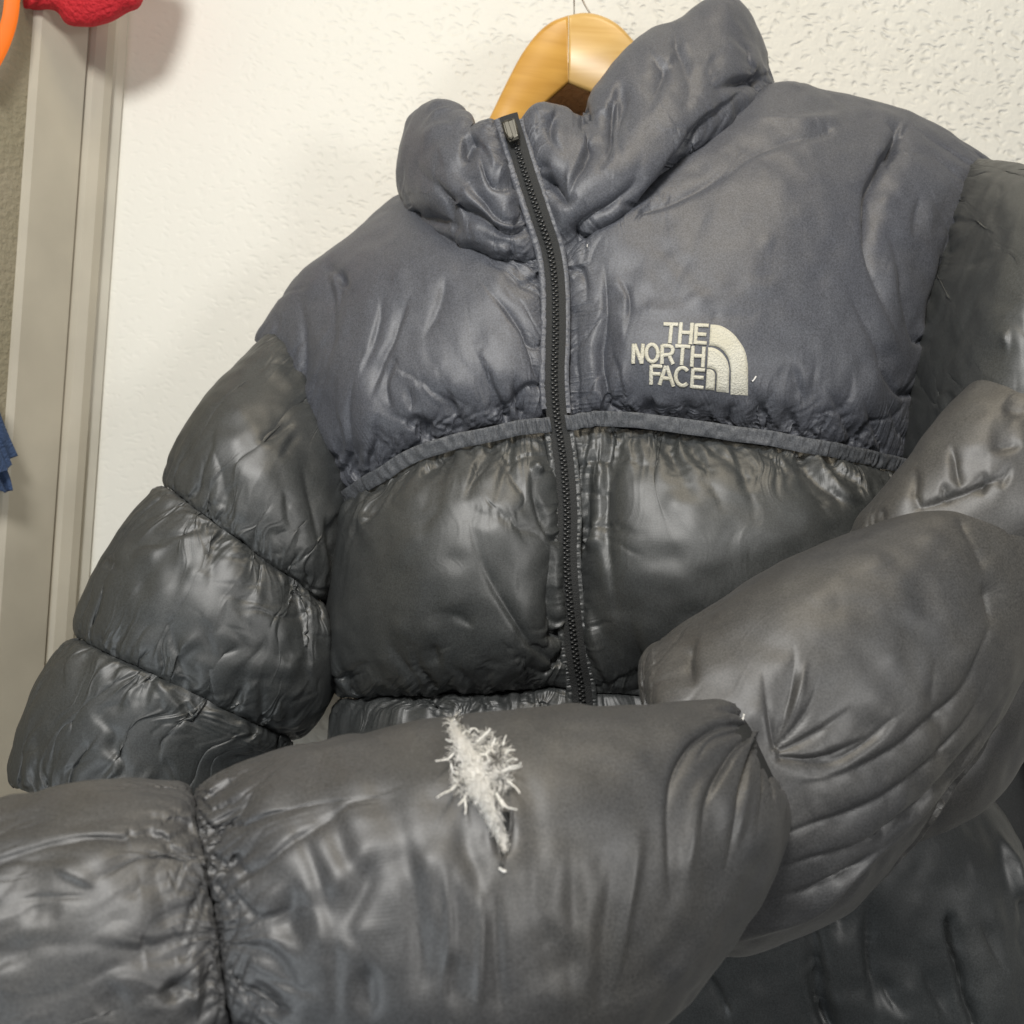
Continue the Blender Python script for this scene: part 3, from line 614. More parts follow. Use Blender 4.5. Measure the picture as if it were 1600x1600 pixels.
KL = [[(690,225,.94),(672,205,.92),(692,186,.895),(722,200,.865),(745,217,.84),(770,207,.83),(783,202,.815)],
      [(680,205,.925),(650,188,.89),(688,166,.865),(722,180,.84),(740,204,.825),(760,197,.815),(776,192,.81)],
      [(665,235,.92),(634,230,.88),(670,215,.845),(710,230,.82),(745,245,.805),(772,245,.80),(788,243,.805)],
      [(660,285,.92),(630,285,.88),(665,285,.835),(710,300,.805),(755,310,.793),(788,315,.79),(808,310,.80)],
      [(670,322,.92),(638,312,.885),(668,330,.84),(715,355,.81),(765,370,.79),(805,375,.787),(828,368,.797)],
      [(680,340,.92),(645,327,.89),(668,352,.86),(718,387,.825),(775,405,.805),(815,410,.80),(845,409,.80)]]
KR = [[(815,205,.82),(845,190,.835),(880,195,.85),(918,212,.86),(942,180,.875),(1010,105,.90),(1075,70,.92),(1130,35,.94),(1162,65,.95),(1188,112,.95)],
      [(813,190,.81),(842,170,.815),(878,178,.825),(917,192,.835),(940,140,.85),(1000,70,.87),(1062,40,.885),(1130,0,.90),(1170,35,.92),(1196,90,.93)],
      [(825,235,.805),(858,225,.80),(895,230,.805),(935,225,.81),(970,190,.82),(1030,130,.835),(1085,100,.85),(1140,70,.87),(1180,85,.90),(1203,120,.93)],
      [(845,300,.80),(878,290,.79),(915,285,.787),(955,270,.79),(1000,240,.80),(1055,190,.815),(1105,160,.835),(1155,125,.86),(1190,125,.89),(1208,142,.93)],
      [(866,355,.797),(895,345,.787),(935,335,.785),(975,310,.79),(1020,275,.80),(1075,230,.82),(1125,190,.845),(1168,158,.87),(1195,148,.90),(1212,150,.93)],
      [(882,397,.80),(920,379,.803),(960,357,.81),(1000,326,.82),(1040,293,.83),(1085,253,.845),(1130,213,.86),(1170,181,.88),(1200,161,.90),(1215,153,.93)]]

LOGO = {}
def quad(px, py):
    x = (px - 1080) / 100.0; y = (py - 560) / 100.0
    return np.stack([np.ones_like(x), x, y, x * x, x * y, y * y], -1)
def undulate(X, amp, wu, wv, seed):
    """slack folds of the filled cloth; wavelengths in metres along and across the grid"""
    h, w = X.shape[:2]
    Lu = np.linalg.norm(np.diff(X, axis=1), axis=2); Lv = np.linalg.norm(np.diff(X, axis=0), axis=2)
    su = np.concatenate([np.zeros((h, 1)), np.cumsum(Lu, 1)], 1); sv = np.concatenate([np.zeros((1, w)), np.cumsum(Lv, 0)], 0)
    bend = 0.35 * NV[2](np.stack([su / 0.07, sv / 0.07, np.full_like(su, seed * 2.3)], -1))
    q = np.stack([su / wu + bend, sv / wv + bend, np.full_like(su, seed * 1.31)], -1)
    n = NV[0](q) + 0.45 * NV[1](q * 2.1 + 7)
    r = 1 - 2.2 * np.abs(n)                                # rounded swells between sharp valleys turned over
    r = np.where(r < 0, r * 0.6, r)
    m_ = np.clip(0.5 + 1.1 * NV[2](np.stack([su / 0.09, sv / 0.09, np.full_like(su, seed + 40.5)], -1)), 0, 1)
    e = np.clip(np.minimum(sv, sv[-1:] - sv) / 0.02, 0, 1) * np.clip(np.minimum(su, su[:, -1:] - su) / 0.02, 0, 1)
    return X - normals(X) * orient(X) * (amp * 0.001 * r * m_ * e)[..., None]

def finish(name, key, X, mat, seed, ga, label, lr=True, pull=2.6):
    X = apply_folds(X, FOLDS.get(key), lr=lr)
    if ga:
        X = gathers(X, ga, seed)
        X = gathers(X, {e_: (19, 46, 2.9, pull) for e_ in ga}, seed + 100)
    X = smooth(X, 1, 0.5)
    if key == 'YR':                                  # the dense embroidery keeps the cloth flat around it
        px, py, d = proj(X)
        mk = (px > 960) & (px < 1195) & (py > 485) & (py < 635)
        LOGO['c'] = np.linalg.lstsq(quad(px[mk], py[mk]), d[mk], rcond=None)[0]
        m_ = np.clip(np.minimum(np.minimum(px - 962, 1192 - px) / 28, np.minimum(py - 480, 640 - py) / 24), 0, 1); m_ = m_ * m_ * (3 - 2 * m_)
        d2 = d + m_ * 0.9 * (quad(px, py) @ LOGO['c'] - d)
        X = P3(np.stack([px, py, d2], -1))
    o = grid_obj(name, X, M[mat], JACKET, key=key, sub=0, lr=lr)
    if label: o['label'] = label
    return o

def panel(name, key, rows, mat, puff=0.012, seed=1, wrap=None, step=2.6, label=None, ga=None, und=(0.7, .05, .11), **kw):
    X = pucker(warp_grid(patch(rows, step=step, puff=puff, wrap=wrap), seed))
    X = undulate(settle(X, seed=seed, **kw), *und, seed)
    return finish(name, key, X, mat, seed, ga, label)

def chamber(name, key, stations, t0, t1, mat, seed=1, notch=(0.12, 0.12), dep=0.85, step=3.0, power=0.42, label=None, ga=None, und=(1.3, .11, .04), **kw):
    X = pucker(warp_grid(tube(stations, t0, t1, step=step, notch=notch, dep=dep, power=power), seed, 0.03))
    X = undulate(settle(X, seed=seed, **kw), *und, seed)
    return finish(name, key, X, mat, seed, ga, label, lr=False, pull=2.4)

panel('yoke_panel', 'YL', YL, 'navy', 0.010, 1, eu=.003, ev=.002, gt=.02, gb=.10, gr=.03, gl=.03, press=.000025, dec=.04, ga={'b': (6.8, 30, 1.9, 2.4), 'r': (7.4, 16, 1.6, 1.5), 't': (12.4, 22, 2.2, 1.3), 'l': (9.9, 20, 1.8, 1.3)})
panel('yoke_panel', 'YR', YR, 'navy', 0.010, 2, eu=.003, ev=.002, gt=.02, gb=.10, gr=.03, gl=.03, press=.000025, dec=.04, ga={'b': (6.8, 26, 1.9, 2.4), 'l': (7.4, 16, 1.6, 1.5), 't': (12.4, 22, 2.2, 1.3), 'r': (9.9, 20, 1.8, 1.3)})
panel('chest_panel', 'CL', CL, 'black', 0.016, 3, wrap='l', eu=.003, ev=.002, gt=.12, gb=.10, gl=.03, gr=.04, press=.000025, dec=.04, ga={'t': (5.0, 34, 1.9, 2.6), 'b': (6.2, 24, 1.8, 2.4), 'r': (5.6, 22, 1.7, 2.2), 'l': (8.7, 18, 1.7, 1.6)})
panel('chest_panel', 'CR', CR, 'black', 0.016, 4, wrap='r', eu=.003, ev=.002, gt=.12, gb=.10, gl=.03, gr=.04, press=.000025, dec=.04, ga={'t': (5.0, 34, 1.9, 2.6), 'b': (6.2, 24, 1.8, 2.4), 'r': (5.6, 22, 1.7, 2.2), 'l': (8.7, 18, 1.7, 1.6)})
panel('waist_panel', 'WL', WL, 'black', 0.012, 5, wrap='l', gt=.12, gb=.1, press=.000025, ga={'t': (3.7, 45, 1.6, 2.2)})
panel('waist_panel', 'WR', WR, 'black', 0.012, 6, wrap='r', gt=.1, gb=.1, press=.000025, step=4, und=(6.5, .055, .4))
panel('collar_panel', 'KL', KL, 'navy', 0.008, 7, eu=.003, ev=.003, gt=.06, gb=.06, gl=.06, gr=.06, press=.000025, ga={'b': (8.7, 20, 1.8, 1.6), 't': (9.9, 18, 2.2, 1.6)})
panel('collar_panel', 'KR', KR, 'navy', 0.008, 8, eu=.003, ev=.003, gt=.06, gb=.06, gl=.06, gr=.06, press=.000025, ga={'b': (8.7, 20, 1.8, 1.6), 't': (9.9, 18, 2.2, 1.6)})

# --- hanging sleeve: three chambers
SL = [(436,503,592,742,.905), (322,628,545,875,.862), (246,750,528,958,.852), (172,868,531,1056,.845), (106,990,474,1166,.832), (52,1105,398,1216,.815), (10,1228,360,1322,.80)]
chamber('sleeve_chamber', 'L1', SL, 0, 2, 'black', 11, notch=(0.06, 0.11), dep=(0.42, 0.85), und=(0.9, .06, .07), eu=.003, ev=.003, gt=.12, gb=.12, press=.000025, dec=.04, ga={'t': (6.0, 17, 1.8, 1.9), 'b': (6.0, 17, 1.8, 1.9)})
chamber('sleeve_chamber', 'L2', SL, 2, 4, 'black', 12, notch=(.11, .11), und=(0.9, .06, .07), eu=.003, ev=.003, gt=.12, gb=.12, press=.000025, dec=.04, ga={'t': (6.0, 17, 1.8, 1.9), 'b': (6.0, 17, 1.8, 1.9)})
chamber('sleeve_chamber', 'L3', SL, 4, 6, 'black', 13, notch=(.11, .1), und=(0.9, .06, .07), eu=.003, ev=.003, gt=.12, gb=.12, press=.000025, dec=.04, ga={'t': (6.0, 17, 1.8, 1.9), 'b': (6.0, 17, 1.8, 1.9)})
# --- pulled sleeve
SR1 = [(1508,244,1365,700,.91), (1640,296,1440,880,.82), (1760,380,1560,1000,.78)]
chamber('sleeve_chamber', 'R1', SR1, 0, 2, 'black', 14, notch=(0.06, 0.1), dep=(0.4, 0.85), eu=.003, ev=.003, gt=.12, gb=.12, press=.000025, dec=.04, ga={'t': (6.8, 26, 2.0, 2.6), 'b': (6.8, 26, 2.0, 2.6)})  # darker cloth than the chambers below puts this chamber's shade into its colour
SR2 = [(1310,860,1390,935,.70), (1345,810,1480,930,.69), (1430,705,1590,900,.69), (1510,608,1700,860,.70), (1620,530,1800,820,.72)]
chamber('sleeve_chamber', 'R2', SR2, 0, 4, 'sleeve', 15, notch=(0.1, 0.1), eu=.003, ev=.003, gt=.12, gb=.12, press=.000025, dec=.04, ga={'t': (6.8, 26, 2.0, 2.6), 'b': (6.8, 26, 2.0, 2.6)})
SR3 = [(1000,1075,1085,1440,.635), (1012,1008,1112,1482,.635), (1130,935,1245,1447,.64), (1222,880,1355,1372,.645), (1325,838,1455,1265,.65), (1450,798,1550,1135,.66), (1590,775,1640,1000,.68), (1720,745,1760,900,.71)]
chamber('sleeve_chamber', 'R3', SR3, 0, 7, 'sleeve', 16, notch=(0.15, 0.1), eu=.003, ev=.003, gt=.12, gb=.12, press=.000025, dec=.04, ga={'t': (6.8, 26, 2.0, 2.6), 'b': (6.8, 26, 2.0, 2.6)})
SR4 = [(297,1212,385,1745,.50), (420,1172,500,1790,.505), (560,1148,640,1790,.51), (720,1126,800,1745,.515), (900,1109,950,1640,.525), (1020,1106,1085,1530,.535), (1090,1098,1185,1395,.545), (1140,1092,1228,1290,.555), (1172,1112,1222,1215,.575)]
chamber('sleeve_chamber', 'R4', SR4, 0, 8, 'sleeve', 17, notch=(0.125, 0.10), eu=.003, ev=.003, gt=.12, gb=.03, press=.000025, dec=.05, ga={'t': (6.8, 26, 2.0, 2.6), 'b': (15, 60, 4.5, 2.4)})
SR5 = [(-170,1302,-120,1850,.46), (-60,1274,0,1830,.47), (90,1236,160,1810,.482), (205,1219,280,1785,.492), (297,1212,385,1745,.50)]
chamber('sleeve_chamber', 'R5', SR5, 0, 4, 'sleeve', 18, notch=(0.0, 0.125), eu=.003, ev=.003, gt=.12, gb=.12, press=.000025, dec=.04, ga={'t': (6.8, 26, 2.0, 2.6), 'b': (6.8, 26, 2.0, 2.6)})

SR6 = [(1220,1250,1235,1330,.70), (1330,1200,1350,1332,.70), (1430,1140,1455,1302,.70), (1520,1060,1540,1258,.71), (1600,980,1610,1180,.73), (1700,880,1740,1050,.76)]
chamber('sleeve_chamber', 'R6', SR6, 0, 5, 'sleeve', 19, notch=(0.1, 0.1), eu=.003, ev=.003, gt=.1, gb=.1, press=.000025)
for st_, a_, b_ in ((SL, 0, 6), (SR4, 0, 7.4), (SR5, 0, 4), (SR3, 0.6, 7)):
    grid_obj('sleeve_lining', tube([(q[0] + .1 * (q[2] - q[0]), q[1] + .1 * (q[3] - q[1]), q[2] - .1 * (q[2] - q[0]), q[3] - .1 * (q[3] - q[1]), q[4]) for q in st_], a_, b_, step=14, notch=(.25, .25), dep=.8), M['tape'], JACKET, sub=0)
# --- inner shell and back, seen only through the neck and between the seams
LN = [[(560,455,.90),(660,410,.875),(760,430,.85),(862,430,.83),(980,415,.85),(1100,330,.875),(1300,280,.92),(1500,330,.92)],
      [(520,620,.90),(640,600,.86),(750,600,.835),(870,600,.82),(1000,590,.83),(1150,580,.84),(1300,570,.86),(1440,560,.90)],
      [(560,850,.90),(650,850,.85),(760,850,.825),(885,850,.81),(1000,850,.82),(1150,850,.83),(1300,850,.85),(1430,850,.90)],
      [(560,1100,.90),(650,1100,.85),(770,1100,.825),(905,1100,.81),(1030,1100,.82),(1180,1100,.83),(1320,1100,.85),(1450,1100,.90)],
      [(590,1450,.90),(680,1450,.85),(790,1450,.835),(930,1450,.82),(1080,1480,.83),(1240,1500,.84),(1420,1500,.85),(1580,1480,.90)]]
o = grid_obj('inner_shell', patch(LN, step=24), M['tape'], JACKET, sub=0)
ZF = [[(768,205,.836),(800,203,.83),(838,198,.836)],[(798,300,.832),(828,300,.822),(868,295,.832)],[(832,405,.828),(862,405,.818),(902,400,.828)]]
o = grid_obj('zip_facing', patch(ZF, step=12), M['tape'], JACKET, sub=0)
BK = [[(640,330,.955),(790,215,.97),(860,110,.965),(960,100,.965),(1080,160,.975),(1225,190,.955)],
      [(480,480,.955),(640,430,.99),(800,400,.998),(1000,360,.998),(1250,300,.99),(1500,300,.955)],
      [(540,780,.95),(680,780,.985),(820,780,.995),(1020,780,.995),(1220,780,.985),(1420,780,.95)],
      [(560,1480,.95),(720,1480,.985),(880,1500,.995),(1120,1500,.995),(1380,1500,.985),(1600,1480,.95)]]
BP = [[(1330,420,1.0),(1420,400,1.0),(1500,420,.985),(1540,430,.95)],[(1330,900,1.0),(1450,900,1.0),(1560,900,.985),(1600,900,.94)],[(1350,1300,1.0),(1500,1300,1.0),(1640,1300,.985),(1690,1300,.93)],[(1350,1700,1.0),(1550,1700,1.0),(1720,1700,.985),(1790,1700,.92)]]
o = grid_obj('back_panel', gathers(patch(BP, step=6, puff=.01), {'b': (20, 60, 5, 4), 't': (20, 60, 5, 4)}, 77), M['black'], JACKET, sub=0)
o = grid_obj('back_lining', patch(BK, step=16), M['lining'], JACKET, sub=0)

# --- ribbons: seam tape, zip tape, stitched edges
def ribbon(name, path, hw, mat, step=2.0, rise=0.0, rib=0.0, ribsp=10.0, nc=9, parent=JACKET, seed=0, taper=0.0, edge=0.0):
    """a strip of tape laid along a line; hw half width in px, rise mm of its rounded top, rib mm of the cross puckers"""
    A = np.array(path, float)
    L = np.linalg.norm(np.diff(A[:, :2], axis=0), axis=1).sum()
    C = catmull(A, int(L / step) + 2)
    X0 = P3(C); T = np.gradient(X0, axis=0); T /= np.linalg.norm(T, axis=1, keepdims=True)
    vw = CAM - X0; vw /= np.linalg.norm(vw, axis=1, keepdims=True)
    Sd = np.cross(T, vw); Sd /= np.linalg.norm(Sd, axis=1, keepdims=True); Nn = np.cross(Sd, T)
    Nn *= np.sign((Nn * vw).sum(1, keepdims=True))
    c = np.linspace(-1, 1, nc)
    w_ = (hw * C[:, 2] / FPX)[:, None, None]
    sarc = np.linspace(0, L, len(C))
    q = np.stack([np.repeat(sarc[:, None] / ribsp, nc, 1), np.repeat(c[None] * 0.55, len(C), 0), np.full((len(C), nc), seed * 3.7)], -1)
    rb = (1 - 2.4 * np.abs(NV[0](q))) * 0.7 + 0.5 * NV[1](q * 2.2)
    wob = (NV[2](np.stack([sarc / 23.0, np.zeros_like(sarc), np.full_like(sarc, seed + .5)], -1)) * taper)[:, None, None]
    hgt = (rise * (1 - c[None] ** 2) ** 0.6 + rib * rb - edge * (np.abs(c[None]) > .8)) * 0.001
    X = X0[:, None] + Sd[:, None] * (c[None, :, None] * w_ + wob * 0.001) + Nn[:, None] * hgt[..., None]
    return grid_obj(name, np.swapaxes(X, 0, 1), M[mat], parent, sub=0)

ribbon('seam_tape', [(534,782,.838),(580,750,.803),(640,715,.786),(705,693,.776),(765,679,.771),(810,670,.769),(840,665,.768),(860,661,.768)], 12, 'piping', rise=1.1, rib=1.7, ribsp=5.5, nc=11, seed=1, taper=1.2)
ribbon('seam_tape', [(884,662,.768),(920,656,.768),(955,655,.766),(1070,666,.759),(1170,681,.758),(1250,693,.762),(1320,707,.772),(1370,717,.786),(1418,730,.806)], 12, 'piping', rise=1.1, rib=1.7, ribsp=5.5, nc=11, seed=2, taper=1.2)
ZP = [(793,180,.806),(800,205,.802),(820,270,.794),(843,340,.789),(860,395,.788),(867,450,.784),(868,520,.777),(866,590,.771),(870,650,.769),(880,720,.764),(886,800,.760),(885,870,.757),(891,950,.757),(900,1030,.758),(909,1085,.762),(916,1200,.762),(935,1480,.77)]
ZP = [(x_, y_, d_ + .003) for x_, y_, d_ in ZP]
zt = ribbon('zip_tape', ZP, 16, 'tape', rise=0.6, rib=0.15, ribsp=40, nc=7, seed=3)
def side(off, y0, y1, dd):
    P_ = catmull(np.array(ZP), 200); T = np.gradient(P_[:, :2], axis=0); T /= np.linalg.norm(T, axis=1, keepdims=True)
    Q = P_.copy(); Q[:, 0] += -T[:, 1] * off * -1; Q[:, 1] += T[:, 0] * off * -1; Q[:, 2] += dd
    k = (Q[:, 1] >= y0) & (Q[:, 1] <= y1)
    return Q[k][::4]
for off, sd_ in ((-18, 5), (18, 6)):
    ribbon('stitched_edge', side(off, 186, 655, 0.001), 5, 'navy', rise=0.8, rib=0.5, ribsp=5.0, seed=sd_, nc=7)
    ribbon('stitched_edge', side(off, 668, 1460, 0.001), 5, 'black', rise=0.9, rib=0.7, ribsp=5.0, seed=sd_ + 3, nc=7)

# zip teeth: two rows that mesh, joined (each is a few pixels)
def teeth():
    P_ = catmull(np.array(ZP), 900); sg_ = np.concatenate([[0], np.cumsum(np.linalg.norm(np.diff(P_[:, :2], axis=0), axis=1))])
    V = []; F = []
    k = 0; pos = 34.0
    while pos < sg_[-1] - 5:
        c = np.array([np.interp(pos, sg_, P_[:, j]) for j in range(3)]); c2 = np.array([np.interp(pos + 2, sg_, P_[:, j]) for j in range(3)])
        X = P(*c); T = P(*c2) - X; T /= np.linalg.norm(T); vw = CAM - X; vw /= np.linalg.norm(vw); S_ = np.cross(T, vw)
        u = c[2] / FPX; sx = 1 if k % 2 else -1
        cx = X + S_ * sx * 2.2 * u + vw * 0.0016
        a, b_, h_ = 3.4 * u, 1.6 * u, 0.0008
        n0 = len(V); ring = []
        for (fx, fy) in ((-1, -1), (1, -1), (1, 1), (-1, 1)):
            V.append(cx + S_ * a * fx + T * b_ * fy - vw * 0.0010)
        for (fx, fy) in ((-1, -1), (1, -1), (1, 1), (-1, 1)):
            V.append(cx + S_ * a * fx + T * b_ * fy + vw * h_ * 0.5)
        for (fx, fy) in ((-1, -1), (1, -1), (1, 1), (-1, 1)):
            V.append(cx + S_ * a * 0.6 * fx + T * b_ * 0.45 * fy + vw * h_)
        for l in (0, 4):
            for e in range(4): F.append((n0 + l + e, n0 + l + (e + 1) % 4, n0 + l + 4 + (e + 1) % 4, n0 + l + 4 + e))
        F.append((n0 + 8, n0 + 9, n0 + 10, n0 + 11))
        pos += 3.7; k += 1
    o = mesh_obj('zip_teeth', V, F, M['teeth'], zt); o['kind'] = 'stuff'
teeth()

def frame_at(px, py, d, px2, py2, d2):
    X = P(px, py, d); T = P(px2, py2, d2) - X; T /= np.linalg.norm(T); vw = CAM - X; vw /= np.linalg.norm(vw); S_ = np.cross(T, vw); S_ /= np.linalg.norm(S_); N_ = np.cross(S_, T)
    if N_ @ vw < 0: N_ = -N_
    return X, S_, T, N_
def prism(name, outline, X, S_, T, N_, z0, z1, mat, parent, bev=0.25):
    """extrude an outline given in metres (s, t) with a chamfered front"""
    o_ = np.array(outline, float); c = o_.mean(0); n = len(o_); V = []; F = []
    for z, k in ((z0, 1.0), (z0 + (z1 - z0) * (1 - bev), 1.0), (z1, 0.8)):
        for p in o_:
            q = c + (p - c) * k; V.append(X + S_ * q[0] + T * q[1] + N_ * z)
    for l in (0, n):
        for e in range(n): F.append((l + e, l + (e + 1) % n, l + n + (e + 1) % n, l + n + e))
    F.append(tuple(range(2 * n, 3 * n))); F.append(tuple(range(n))[::-1])
    return mesh_obj(name, V, F, mat, parent, smooth_=False)
X_, S_, T_, N_ = frame_at(799, 205, .797, 806, 228, .7945)
mm = 0.00078
sl = prism('zip_slider', [(-7*mm,-12*mm),(7*mm,-12*mm),(7.5*mm,0),(5*mm,12*mm),(-5*mm,12*mm),(-7.5*mm,0)], X_, S_, T_, N_, -1*mm, 3.2*mm, M['metal'], JACKET)
prism('pull_tab', [(-2.2*mm,-11*mm),(2.2*mm,-11*mm),(2.8*mm,9*mm),(0,11.5*mm),(-2.8*mm,9*mm)], X_ + S_*2.2*mm, S_, T_, N_, 3.6*mm, 5.6*mm, M['metal'], sl)
prism('rail', [(-6.8*mm,-11*mm),(-4.2*mm,-11*mm),(-3.4*mm,10*mm),(-5*mm,10*mm)], X_, S_, T_, N_, 3.0*mm, 4.6*mm, M['metal'], sl)

ribbon('armhole_seam', [(1552,272,.885),(1535,311,.856),(1514,368,.849),(1490,431,.841),(1467,505,.834),(1446,580,.826),(1428,650,.82),(1414,716,.816)], 3.5, 'navy', rise=1.0, rib=0.8, ribsp=6, nc=7, seed=11, taper=1.0)
ribbon('armhole_seam', [(405,536,.893),(440,566,.871),(468,611,.856),(480,650,.85),(492,690,.846),(512,730,.843),(538,766,.841)], 3.5, 'navy', rise=1.0, rib=0.8, ribsp=6, nc=7, seed=12, taper=1.0)
# --- embroidered chest logo: raised satin stitch
YRo = [o for o in JACKET.children if o.name.startswith('yoke_panel')][-1]
def lpt(x, y, lift=0.0012):
    px = 970 + x / 7.2727; py = 480 + y / 7.2727
    d = float(quad(np.array([px]), np.array([py]))[0] @ LOGO['c'])
    X = P(px, py, d); vw = CAM - X; return X + vw / np.linalg.norm(vw) * lift
def stroke_mesh(strokes, wd):
    V = []; F = []
    for st in strokes:
        A = np.array(st, float)
        L = np.linalg.norm(np.diff(A, axis=0), axis=1); tot = L.sum(); n = max(3, int(tot / 9) + 1)
        sA = np.concatenate([[0], np.cumsum(L)]); tt = np.linspace(0, tot, n)
        Cc = np.stack([np.interp(tt, sA, A[:, 0]), np.interp(tt, sA, A[:, 1])], -1)
        T = np.gradient(Cc, axis=0); T /= np.linalg.norm(T, axis=1, keepdims=True) + 1e-9; Nr = np.stack([-T[:, 1], T[:, 0]], -1)
        n0 = len(V)
        for i in range(n):
            jit = 1 + 0.05 * random.uniform(-1, 1)
            for c, hh in ((-1, 0.0), (-.92, .5), (-.55, .92), (0, 1.05), (.55, .92), (.92, .5), (1, 0.0)):
                q = Cc[i] + Nr[i] * c * wd * jit
                V.append(lpt(q[0], q[1], 0.0004 + 0.0011 * hh))
        for i in range(n - 1):
            for c in range(6): F.append((n0 + i * 7 + c, n0 + i * 7 + c + 1, n0 + (i + 1) * 7 + c + 1, n0 + (i + 1) * 7 + c))
        F.append(tuple(n0 + c for c in range(7))); F.append(tuple(n0 + (n - 1) * 7 + c for c in range(7))[::-1])
    return V, F
def arc(cx, cy, rx, ry, a0, a1, n=22, sk=0.0):
    return [(cx + rx * math.cos(math.radians(a0 + (a1 - a0) * i / n)) , cy + ry * math.sin(math.radians(a0 + (a1 - a0) * i / n)) + sk * rx * math.cos(math.radians(a0 + (a1 - a0) * i / n))) for i in range(n + 1)]
LET = [[[(486,190),(652,198)],[(577,200),(556,408)]],
 [[(686,170),(666,415)],[(812,175),(791,420)],[(690,286),(792,290)]],
 [[(860,186),(846,416)],[(856,202),(1000,209)],[(868,306),(972,311)],[(848,401),(976,409)]],
 [[(146,412),(140,640)],[(156,416),(236,640)],[(252,412),(236,640)]],
 [arc(355,522,66,98,0,360,32,.05)],
 [[(471,422),(466,642)],[(470,437),(550,439),(582,456),(592,490),(580,524),(552,540),(478,545)],[(548,548),(593,646)]],
 [[(618,440),(790,450)],[(706,450),(690,656)]],
 [[(821,436),(806,674)],[(946,446),(930,682)],[(820,551),(936,557)]],
 [[(346,656),(344,878)],[(346,668),(470,674)],[(350,756),(452,761)]],
 [[(512,664),(440,882)],[(520,664),(598,900)],[(474,805),(566,814)]],
 [arc(700,790,76,102,-42,-318,28,.05)],
 [[(821,694),(806,914)],[(818,708),(956,716)],[(826,796),(942,802)],[(808,902),(940,916)]]]
for st in LET:
    V, F = stroke_mesh(st, 22)
    mesh_obj('letter', V, F, M['thread'], YRo)
BANDS = [([(1020,196),(1100,203),(1170,226),(1240,270),(1300,325),(1355,398),(1400,470),(1425,545),(1440,630),(1446,720),(1446,1003)], [(1003,436),(1045,438),(1085,447),(1125,465),(1160,490),(1195,535),(1225,590),(1240,650),(1249,710),(1250,780),(1246,992)]),
         ([(992,456),(1035,458),(1075,470),(1115,492),(1150,522),(1183,562),(1210,612),(1226,665),(1232,720),(1230,800),(1226,972)], [(978,692),(1005,692),(1030,696),(1052,705),(1070,718),(1082,736),(1089,756),(1091,780),(1090,810),(1088,860),(1084,958)]),
         ([(976,705),(1000,704),(1024,708),(1044,717),(1058,730),(1067,746),(1072,764),(1073,790),(1072,820),(1070,870),(1064,946)], [(974,730),(974,740),(972,755),(971,770),(970,790),(969,810),(968,830),(967,850),(966,875),(964,900),(961,936)])]
for outer, inner in BANDS:
    A = catmull(np.array(outer), 48); B = catmull(np.array(inner), 48); nc = 13; V = []; F = []
    for i in range(48):
        for j in range(nc):
            t = j / (nc - 1); q = A[i] * (1 - t) + B[i] * t
            e = min(min(t, 1 - t) * 6, min(i, 47 - i) * 0.5, 1.0)
            V.append(lpt(q[0], q[1], 0.0003 + 0.0015 * e ** 0.5 + (0.0003 if j in (1, 2, nc - 3, nc - 2) else 0)))
    for i in range(47):
        for j in range(nc - 1): F.append((i * nc + j, i * nc + j + 1, (i + 1) * nc + j + 1, (i + 1) * nc + j))
    mesh_obj('logo_arc', V, F, M['thread'], YRo)
adopt(JACKET)

# ------------------------------------------------------------------ down escaping from the tear
def fibre(V, F, pts, r0, r1, ns=5):
    C = catmull(np.array(pts), max(6, 3 * len(pts))); n = len(C); T = np.gradient(C, axis=0); T /= np.linalg.norm(T, axis=1, keepdims=True) + 1e-12
    a = np.cross(T, np.array([0.3, 0.9, 0.31])); a /= np.linalg.norm(a, axis=1, keepdims=True) + 1e-12; b_ = np.cross(T, a); n0 = len(V)
    for i in range(n):
        r = (r0 + (r1 - r0) * i / (n - 1)) * (1 + 0.25 * random.uniform(-1, 1))
        for k in range(ns): V.append(C[i] + r * (a[i] * math.cos(2 * math.pi * k / ns) + b_[i] * math.sin(2 * math.pi * k / ns)))
    for i in range(n - 1):
        for k in range(ns): F.append((n0 + i * ns + k, n0 + i * ns + (k + 1) % ns, n0 + (i + 1) * ns + (k + 1) % ns, n0 + (i + 1) * ns + k))
    F.append(tuple(n0 + (n - 1) * ns + k for k in range(ns)))
def on_sleeve(px, py, lift):
    h_ = hit(['R4'], px, py)
    if h_ is None: h_ = (P(px, py, .47), np.array([0, -1, 0.]))
    return h_[0] + (CAM - h_[0]) / np.linalg.norm(CAM - h_[0]) * lift
R4o = [o for o in JACKET.children if o.name.startswith('sleeve_chamber')][-3]
def patch_on(name, outline, lift, mat, parent):
    c = np.mean(outline, axis=0); V = [on_sleeve(c[0], c[1], lift)] + [on_sleeve(p[0], p[1], lift) for p in outline]; n = len(outline)
    return mesh_obj(name, V, [(0, 1 + i, 1 + (i + 1) % n) for i in range(n)], mat, parent)
patch_on('tear', [(798,1268),(795,1285),(793,1305),(789,1325),(786,1342),(783,1352),(781,1340),(779,1322),(776,1300),(778,1280),(786,1268)], .0006, M['tape'], R4o)  # black patch laid on the cloth, its colour standing for the dark slit
for pts_ in ([(799,1266),(798,1290),(793,1315),(789,1338),(784,1354)], [(775,1282),(776,1303),(779,1325),(782,1353)]):
    V = []; F = []; fibre(V, F, [on_sleeve(p[0], p[1], .001) for p in pts_], .0009, .0005, 6); mesh_obj('torn_edge', V, F, M['sleeve'], R4o)
TUFT = empty('down_tuft', tuple(on_sleeve(785, 1320, 0)), 'tuft of white down feathers poking out of the tear in the black sleeve', 'down tuft')
SP = [(708,1126,2),(713,1145,8),(724,1165,19),(736,1190,28),(744,1215,30),(752,1240,26),(766,1270,15),(778,1296,9),(786,1318,3)]
SPA = catmull(np.array(SP, float), 60)
